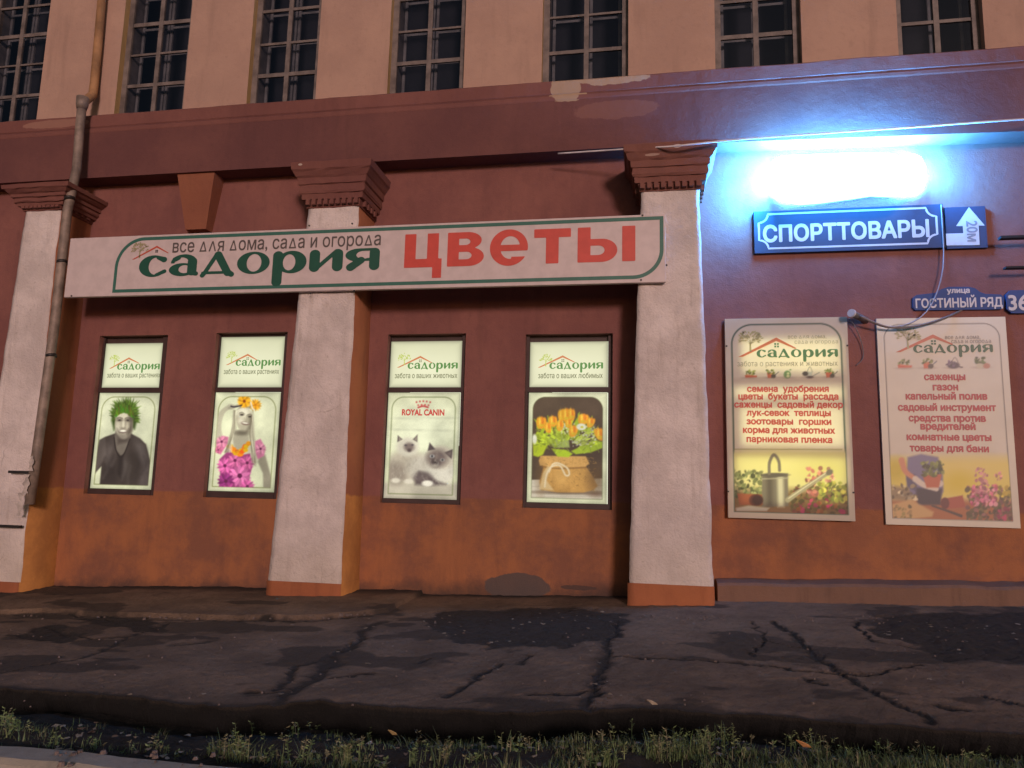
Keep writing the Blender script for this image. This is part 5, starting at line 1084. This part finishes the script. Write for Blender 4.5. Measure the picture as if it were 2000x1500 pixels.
# verge of dark soil, kerb, road
SOIL = Mat('dark_soil'); c = SOIL.mix(SOIL.ramp(SOIL.noise(6, 7, .7), .35, .7), (.010, .0085, .007), (.030, .025, .019)); SOIL.color(c).rough(.95).bump(SOIL.noise(25, 7, .7), .9, .03)
def kerb_back(x): a, b = atg(0, 1450, .02), atg(450, 1492, .02); return a[1]+(x-a[0])*(b[1]-a[1])/(b[0]-a[0])
nx2, ny2 = 400, 70; xs2 = np.linspace(-13, 9, nx2); y0_, y1_ = yedge(xs2)+.12, kerb_back(xs2)-.02
t2 = np.linspace(0, 1, ny2); Xv = np.repeat(xs2[None], ny2, 0); Yv = y0_[None]+(y1_-y0_)[None]*t2[:, None]
def verge_z(x, y): return gz(x, y)-.17+.13*np.clip((yedge(x)-y)/.55, 0, 1)+(fbm(np.asarray(x)*2.6, np.asarray(y)*2.6)-.5)*.11+(fbm(np.asarray(x)*11, np.asarray(y)*11)-.5)*.035
Zv = verge_z(Xv, Yv); idx = np.arange(nx2*ny2).reshape(ny2, nx2)
Fc = np.stack([idx[1:, :-1], idx[1:, 1:], idx[:-1, 1:], idx[:-1, :-1]], -1).reshape(-1, 4)
tag(mesh('verge', np.stack([Xv, Yv, Zv], -1).reshape(-1, 3), Fc, SOIL.m), kind='structure')
KERB = plaster_mat('kerb_concrete', (.27, .255, .21), (.38, .35, .30), .4, .6).m
xs3 = np.linspace(-13, 9, 300); V, Fc = [], []
for x in xs3:
    yb = kerb_back(x); j = (fbm(x*4, 1)-.5)*.03; zt_ = gz(x, yb)+.02+(fbm(x*3, 5)-.5)*.02
    V += [(x, yb+j, zt_-.2), (x, yb+j, zt_-.012), (x, yb-.03+j, zt_), (x, yb-.17-j, zt_-.004), (x, yb-.20-j*.6, zt_-.03), (x, yb-.22-j*.6, zt_-.3)]
for i in range(len(xs3)-1):
    for k in range(5): Fc.append((i*6+k, i*6+k+1, (i+1)*6+k+1, (i+1)*6+k))
tag(mesh('kerb', V, Fc, KERB), kind='structure')
ROADM = Mat('road_asphalt'); ROADM.color(ROADM.mix(ROADM.ramp(ROADM.noise(2, 6), .3, .7), (.03, .03, .032), (.055, .052, .052))).rough(.8).bump(ROADM.noise(90, 4), .5, .01)
V = []
for x in (-13, 9): yb = kerb_back(x); V += [(x, yb-.2, gz(x, yb)-.13), (x, yb-7.0, gz(x, yb)-.13-.05)]
tag(mesh('road', V, [(0, 1, 3, 2)], ROADM.m), kind='structure')
tag(mesh('ground', [(-400, -400, -1.2), (400, -400, -1.2), (400, 400, -1.2), (-400, 400, -1.2)], [(0, 1, 2, 3)], SOIL.m), kind='structure')

# grass: bent blades and seeded stalks in clumps
gm = Mat('night_grass'); oi = gm.n.new('ShaderNodeAttribute'); oi.attribute_name = 'print'
gm.color(oi.outputs['Color']).rough(.6)
BV, BF, BC = [], [], []
def blade(x, y, z, L, lean, ang, w, col):
    n = 4; b = len(BV); dx_, dy_ = math.cos(ang), math.sin(ang); px_, py_ = -dy_, dx_
    for k in range(n+1):
        t = k/n; o_ = lean*t*t*L; h = L*(t-.28*lean*t*t); ww = w*(1-t*.85)
        for s_ in (-1, 1): BV.append((x+dx_*o_+px_*ww*s_, y+dy_*o_+py_*ww*s_, z+h)); BC.append(col)
    for k in range(n): BF.append((b+2*k, b+2*k+1, b+2*k+3, b+2*k+2))
def leaflet(x, y, z, s_, ang, col):
    b = len(BV); c_, s2 = math.cos(ang), math.sin(ang); u = random.uniform(-.6, .6)
    BV.extend([(x, y, z), (x+c_*s_-s2*s_*.3, y+s2*s_*.3, z+s_*.4+u*s_*.3), (x+c_*s_*1.8, y+s2*s_, z+s_*.5+u*s_), (x+c_*s_+s2*s_*.3, y+s2*s_, z+s_*.1)]); BC.extend([col]*4); BF.append((b, b+1, b+2, b+3))
GC = [(.125, .185, .070), (.095, .155, .055), (.160, .200, .085), (.18, .175, .10), (.060, .100, .038)]
def clump(x, y, n, L, sp):
    for _ in range(n):
        a = random.uniform(0, 6.283); r0 = sp*random.random()**.7; bx_, by_ = x+math.cos(a)*r0, y+math.sin(a)*r0*.7; g = random.uniform(.6, 1.35); c_ = tuple(v*g for v in random.choice(GC))
        blade(bx_, by_, float(verge_z(bx_, by_))-.01, L*random.uniform(.35, 1.1), random.uniform(.1, 1.0), random.uniform(0, 6.283), random.uniform(.002, .0045), c_)
def weed(x, y, H):
    z = float(verge_z(x, y)); a = random.uniform(0, 6.28); ln = random.uniform(.05, .35); g = random.uniform(.8, 1.3); c_ = tuple(v*g for v in random.choice(GC[:4]))
    blade(x, y, z, H, ln, a, .003, c_)
    for k in range(int(8+H*40)):
        t = random.uniform(.25, 1); leaflet(x+math.cos(a)*ln*t*t*H, y+math.sin(a)*ln*t*t*H, z+H*(t-.28*ln*t*t), random.uniform(.006, .016), random.uniform(0, 6.28), c_)
def vpos(px_lo, px_hi, y_lo, y_hi):
    p = atg(random.uniform(px_lo, px_hi), random.uniform(y_lo, y_hi), -.06); return p[0], p[1]
def ok(x, y): return kerb_back(x)+.02 < y < float(yedge(x))-.06
cnt = 0
for k in range(9500):                                       # denser to the right and to the front
    px = random.uniform(-250, 2250); u = random.random()**.75; py = 1386+(px-1000)*.012+u*140
    x, y = atg(px, py, -.06)[:2]
    if not ok(x, y): continue
    dens = .16+.84*np.clip((px-500)/700, 0, 1); dens *= .25+1.0*u
    if fbm(x*1.7, y*1.7) < .38 or random.random() > dens: continue
    clump(x, y, random.randint(4, 10), random.choice((.02, .03, .04, .06, .09))*(.5+.5*u), random.uniform(.02, .08)); cnt += 1
for (px, py, n, H) in ((12, 1420, 14, .11), (20, 1445, 12, .14), (45, 1440, 8, .1), (115, 1462, 5, .09), (190, 1458, 8, .09), (225, 1460, 6, .06), (262, 1460, 6, .09), (300, 1462, 9, .10), (345, 1466, 5, .07), (425, 1466, 10, .13), (455, 1470, 22, .18), (480, 1476, 24, .16), (520, 1478, 12, .12), (578, 1480, 9, .18), (615, 1484, 12, .08), (670, 1484, 14, .20), (690, 1490, 12, .14), (740, 1486, 8, .08), (812, 1490, 10, .14), (860, 1490, 12, .24), (930, 1492, 7, .10), (1005, 1470, 8, .14), (1160, 1490, 16, .16), (1190, 1490, 14, .14), (1290, 1480, 20, .2), (1320, 1478, 22, .2), (1370, 1470, 16, .18), (1385, 1450, 14, .15), (1420, 1440, 14, .16), (1560, 1450, 10, .15), (1600, 1440, 14, .16), (1660, 1440, 14, .16), (1730, 1445, 16, .18), (1800, 1450, 12, .16), (1900, 1470, 12, .12)):
    for _ in range(n):
        x, y = atg(px+random.gauss(0, 13), py+random.uniform(-3, 8), -.04)[:2]
        if not ok(x, y): continue
        if random.random() < .55: weed(x, y, H*random.uniform(.35, .85))
        else: clump(x, y, 4, H*.8, .03)
for k in range(190):
    px = random.uniform(450, 2200); x, y = atg(px, random.uniform(1400, 1500)+(px-1000)*.012, -.06)[:2]
    if ok(x, y): weed(x, y, random.uniform(.03, .11))
BC = np.array(BC)
tag(mesh('grass', BV, BF, gm.m, None, None, False, BC), 'thin straggly grass and weeds growing in the verge by the kerb', 'grass', kind='stuff')
# fallen leaves and crumbs of stone
LV, LF, LC = [], [], []
def leaf(x, y, z, s_, col):
    b = len(LV); a = random.uniform(0, 6.28); c_, q = math.cos(a), math.sin(a); n = 8
    for k in range(n):
        t = 6.283*k/n; rr_ = s_*(1+.25*math.cos(3*t)); u, v = math.cos(t)*rr_, math.sin(t)*rr_*.6; LV.append((x+u*c_-v*q, y+u*q+v*c_, z+.012+random.uniform(0, .45)*s_)); LC.append(col)
    LF.append(tuple(range(b, b+n)))
LCOL = [(.22, .17, .11), (.28, .22, .15), (.16, .10, .06), (.30, .26, .20)]
zfun = lambda x, y: float(gz(x, y))-.02
for (n, xa, xb, ya_, yb_) in ((46, 820, 1215, 1195, 1262), (26, 1720, 2000, 1212, 1285), (16, 650, 780, 1195, 1290), (10, 1130, 1200, 1270, 1390), (22, 0, 2000, 1205, 1380)):
    for _ in range(n):
        x, y = atg(random.uniform(xa, xb), random.uniform(ya_, yb_))[:2]; leaf(x, y, zfun(x, y)+.02, random.uniform(.008, .026), random.choice(LCOL))
for _ in range(150):
    x, y = atg(random.uniform(100, 2000), random.uniform(1400, 1500), -.06)[:2]
    if ok(x, y): leaf(x, y, float(verge_z(x, y)), random.uniform(.01, .03), random.choice(LCOL))
tag(mesh('leaf_litter', LV, LF, gm.m, None, None, False, np.array(LC)), 'scattered dry leaves and scraps on the pavement and verge', 'leaves', kind='stuff')
SV, SF = [], []
def stone(x, y, z, s_):
    b = len(SV); n = 6; h = random.uniform(.4, .9)
    for k in range(n): t = 6.283*k/n; q = s_*random.uniform(.7, 1.15); SV.append((x+math.cos(t)*q, y+math.sin(t)*q, z-.3*s_))
    for k in range(n): t = 6.283*k/n+.3; q = s_*random.uniform(.4, .8); SV.append((x+math.cos(t)*q, y+math.sin(t)*q, z+h*s_))
    for k in range(n): SF.append((b+k, b+(k+1) % n, b+n+(k+1) % n, b+n+k))
    SF.append(tuple(b+n+k for k in range(n)))
for (n, xa, xb, ya_, yb_, s0, s1) in ((240, 470, 700, 1186, 1206, .006, .03), (160, 20, 720, 1180, 1212, .005, .02), (50, 1250, 1420, 1203, 1216, .004, .012), (36, 1400, 1760, 1205, 1222, .004, .014), (160, 0, 2000, 1215, 1385, .004, .012)):
    for _ in range(n):
        x, y = atg(random.uniform(xa, xb), random.uniform(ya_, yb_))[:2]
        if y < -.02 and not (y > -.62 and any(P[0](0.3) < x < P[1](.3) for P in PIL)): stone(x, y, float(gz(x, y))+.015, random.uniform(s0, s1))
for _ in range(18):
    x, y = atg(random.uniform(100, 440), random.uniform(1468, 1500), .03)[:2]; stone(x, y, float(gz(x, y))+.025, random.uniform(.005, .022))
tag(mesh('rubble', SV, SF, simple('pale_stone', (.15, .115, .10), .9, .4, 30)), 'small stones and crumbled concrete along the wall foot', 'stones', kind='stuff')
def big_leaf(label, px, py, s_, col, verge=True):
    x, y = atg(px, py, -.04 if verge else 0)[:2]; z = float(verge_z(x, y))+.05 if verge else float(gz(x, y))+.02
    n = 9; V = [(x, y, z+.01)]
    for k in range(n): t = 6.283*k/n; q = s_*(1+.2*math.cos(2*t)); V.append((x+math.cos(t)*q, y+math.sin(t)*q*.35, z+.012+abs(math.sin(t*.5))*s_*.9))
    o = mesh('fallen_leaf', V, [(0, 1+k, 1+(k+1) % n) for k in range(n)], simple('leaf_paint', col, .7, .25, 40)); tag(o, label, 'leaf')
big_leaf('orange-brown curled leaf lying in the grass near the lower right', 1570, 1478, .035, (.42, .20, .07))
big_leaf('yellowish leaf standing in the dark verge near bottom centre', 767, 1424, .028, (.36, .25, .10))
big_leaf('pale leaf on the edge of the pavement slab right of the wide crack', 1274, 1386, .03, (.40, .33, .24), False)
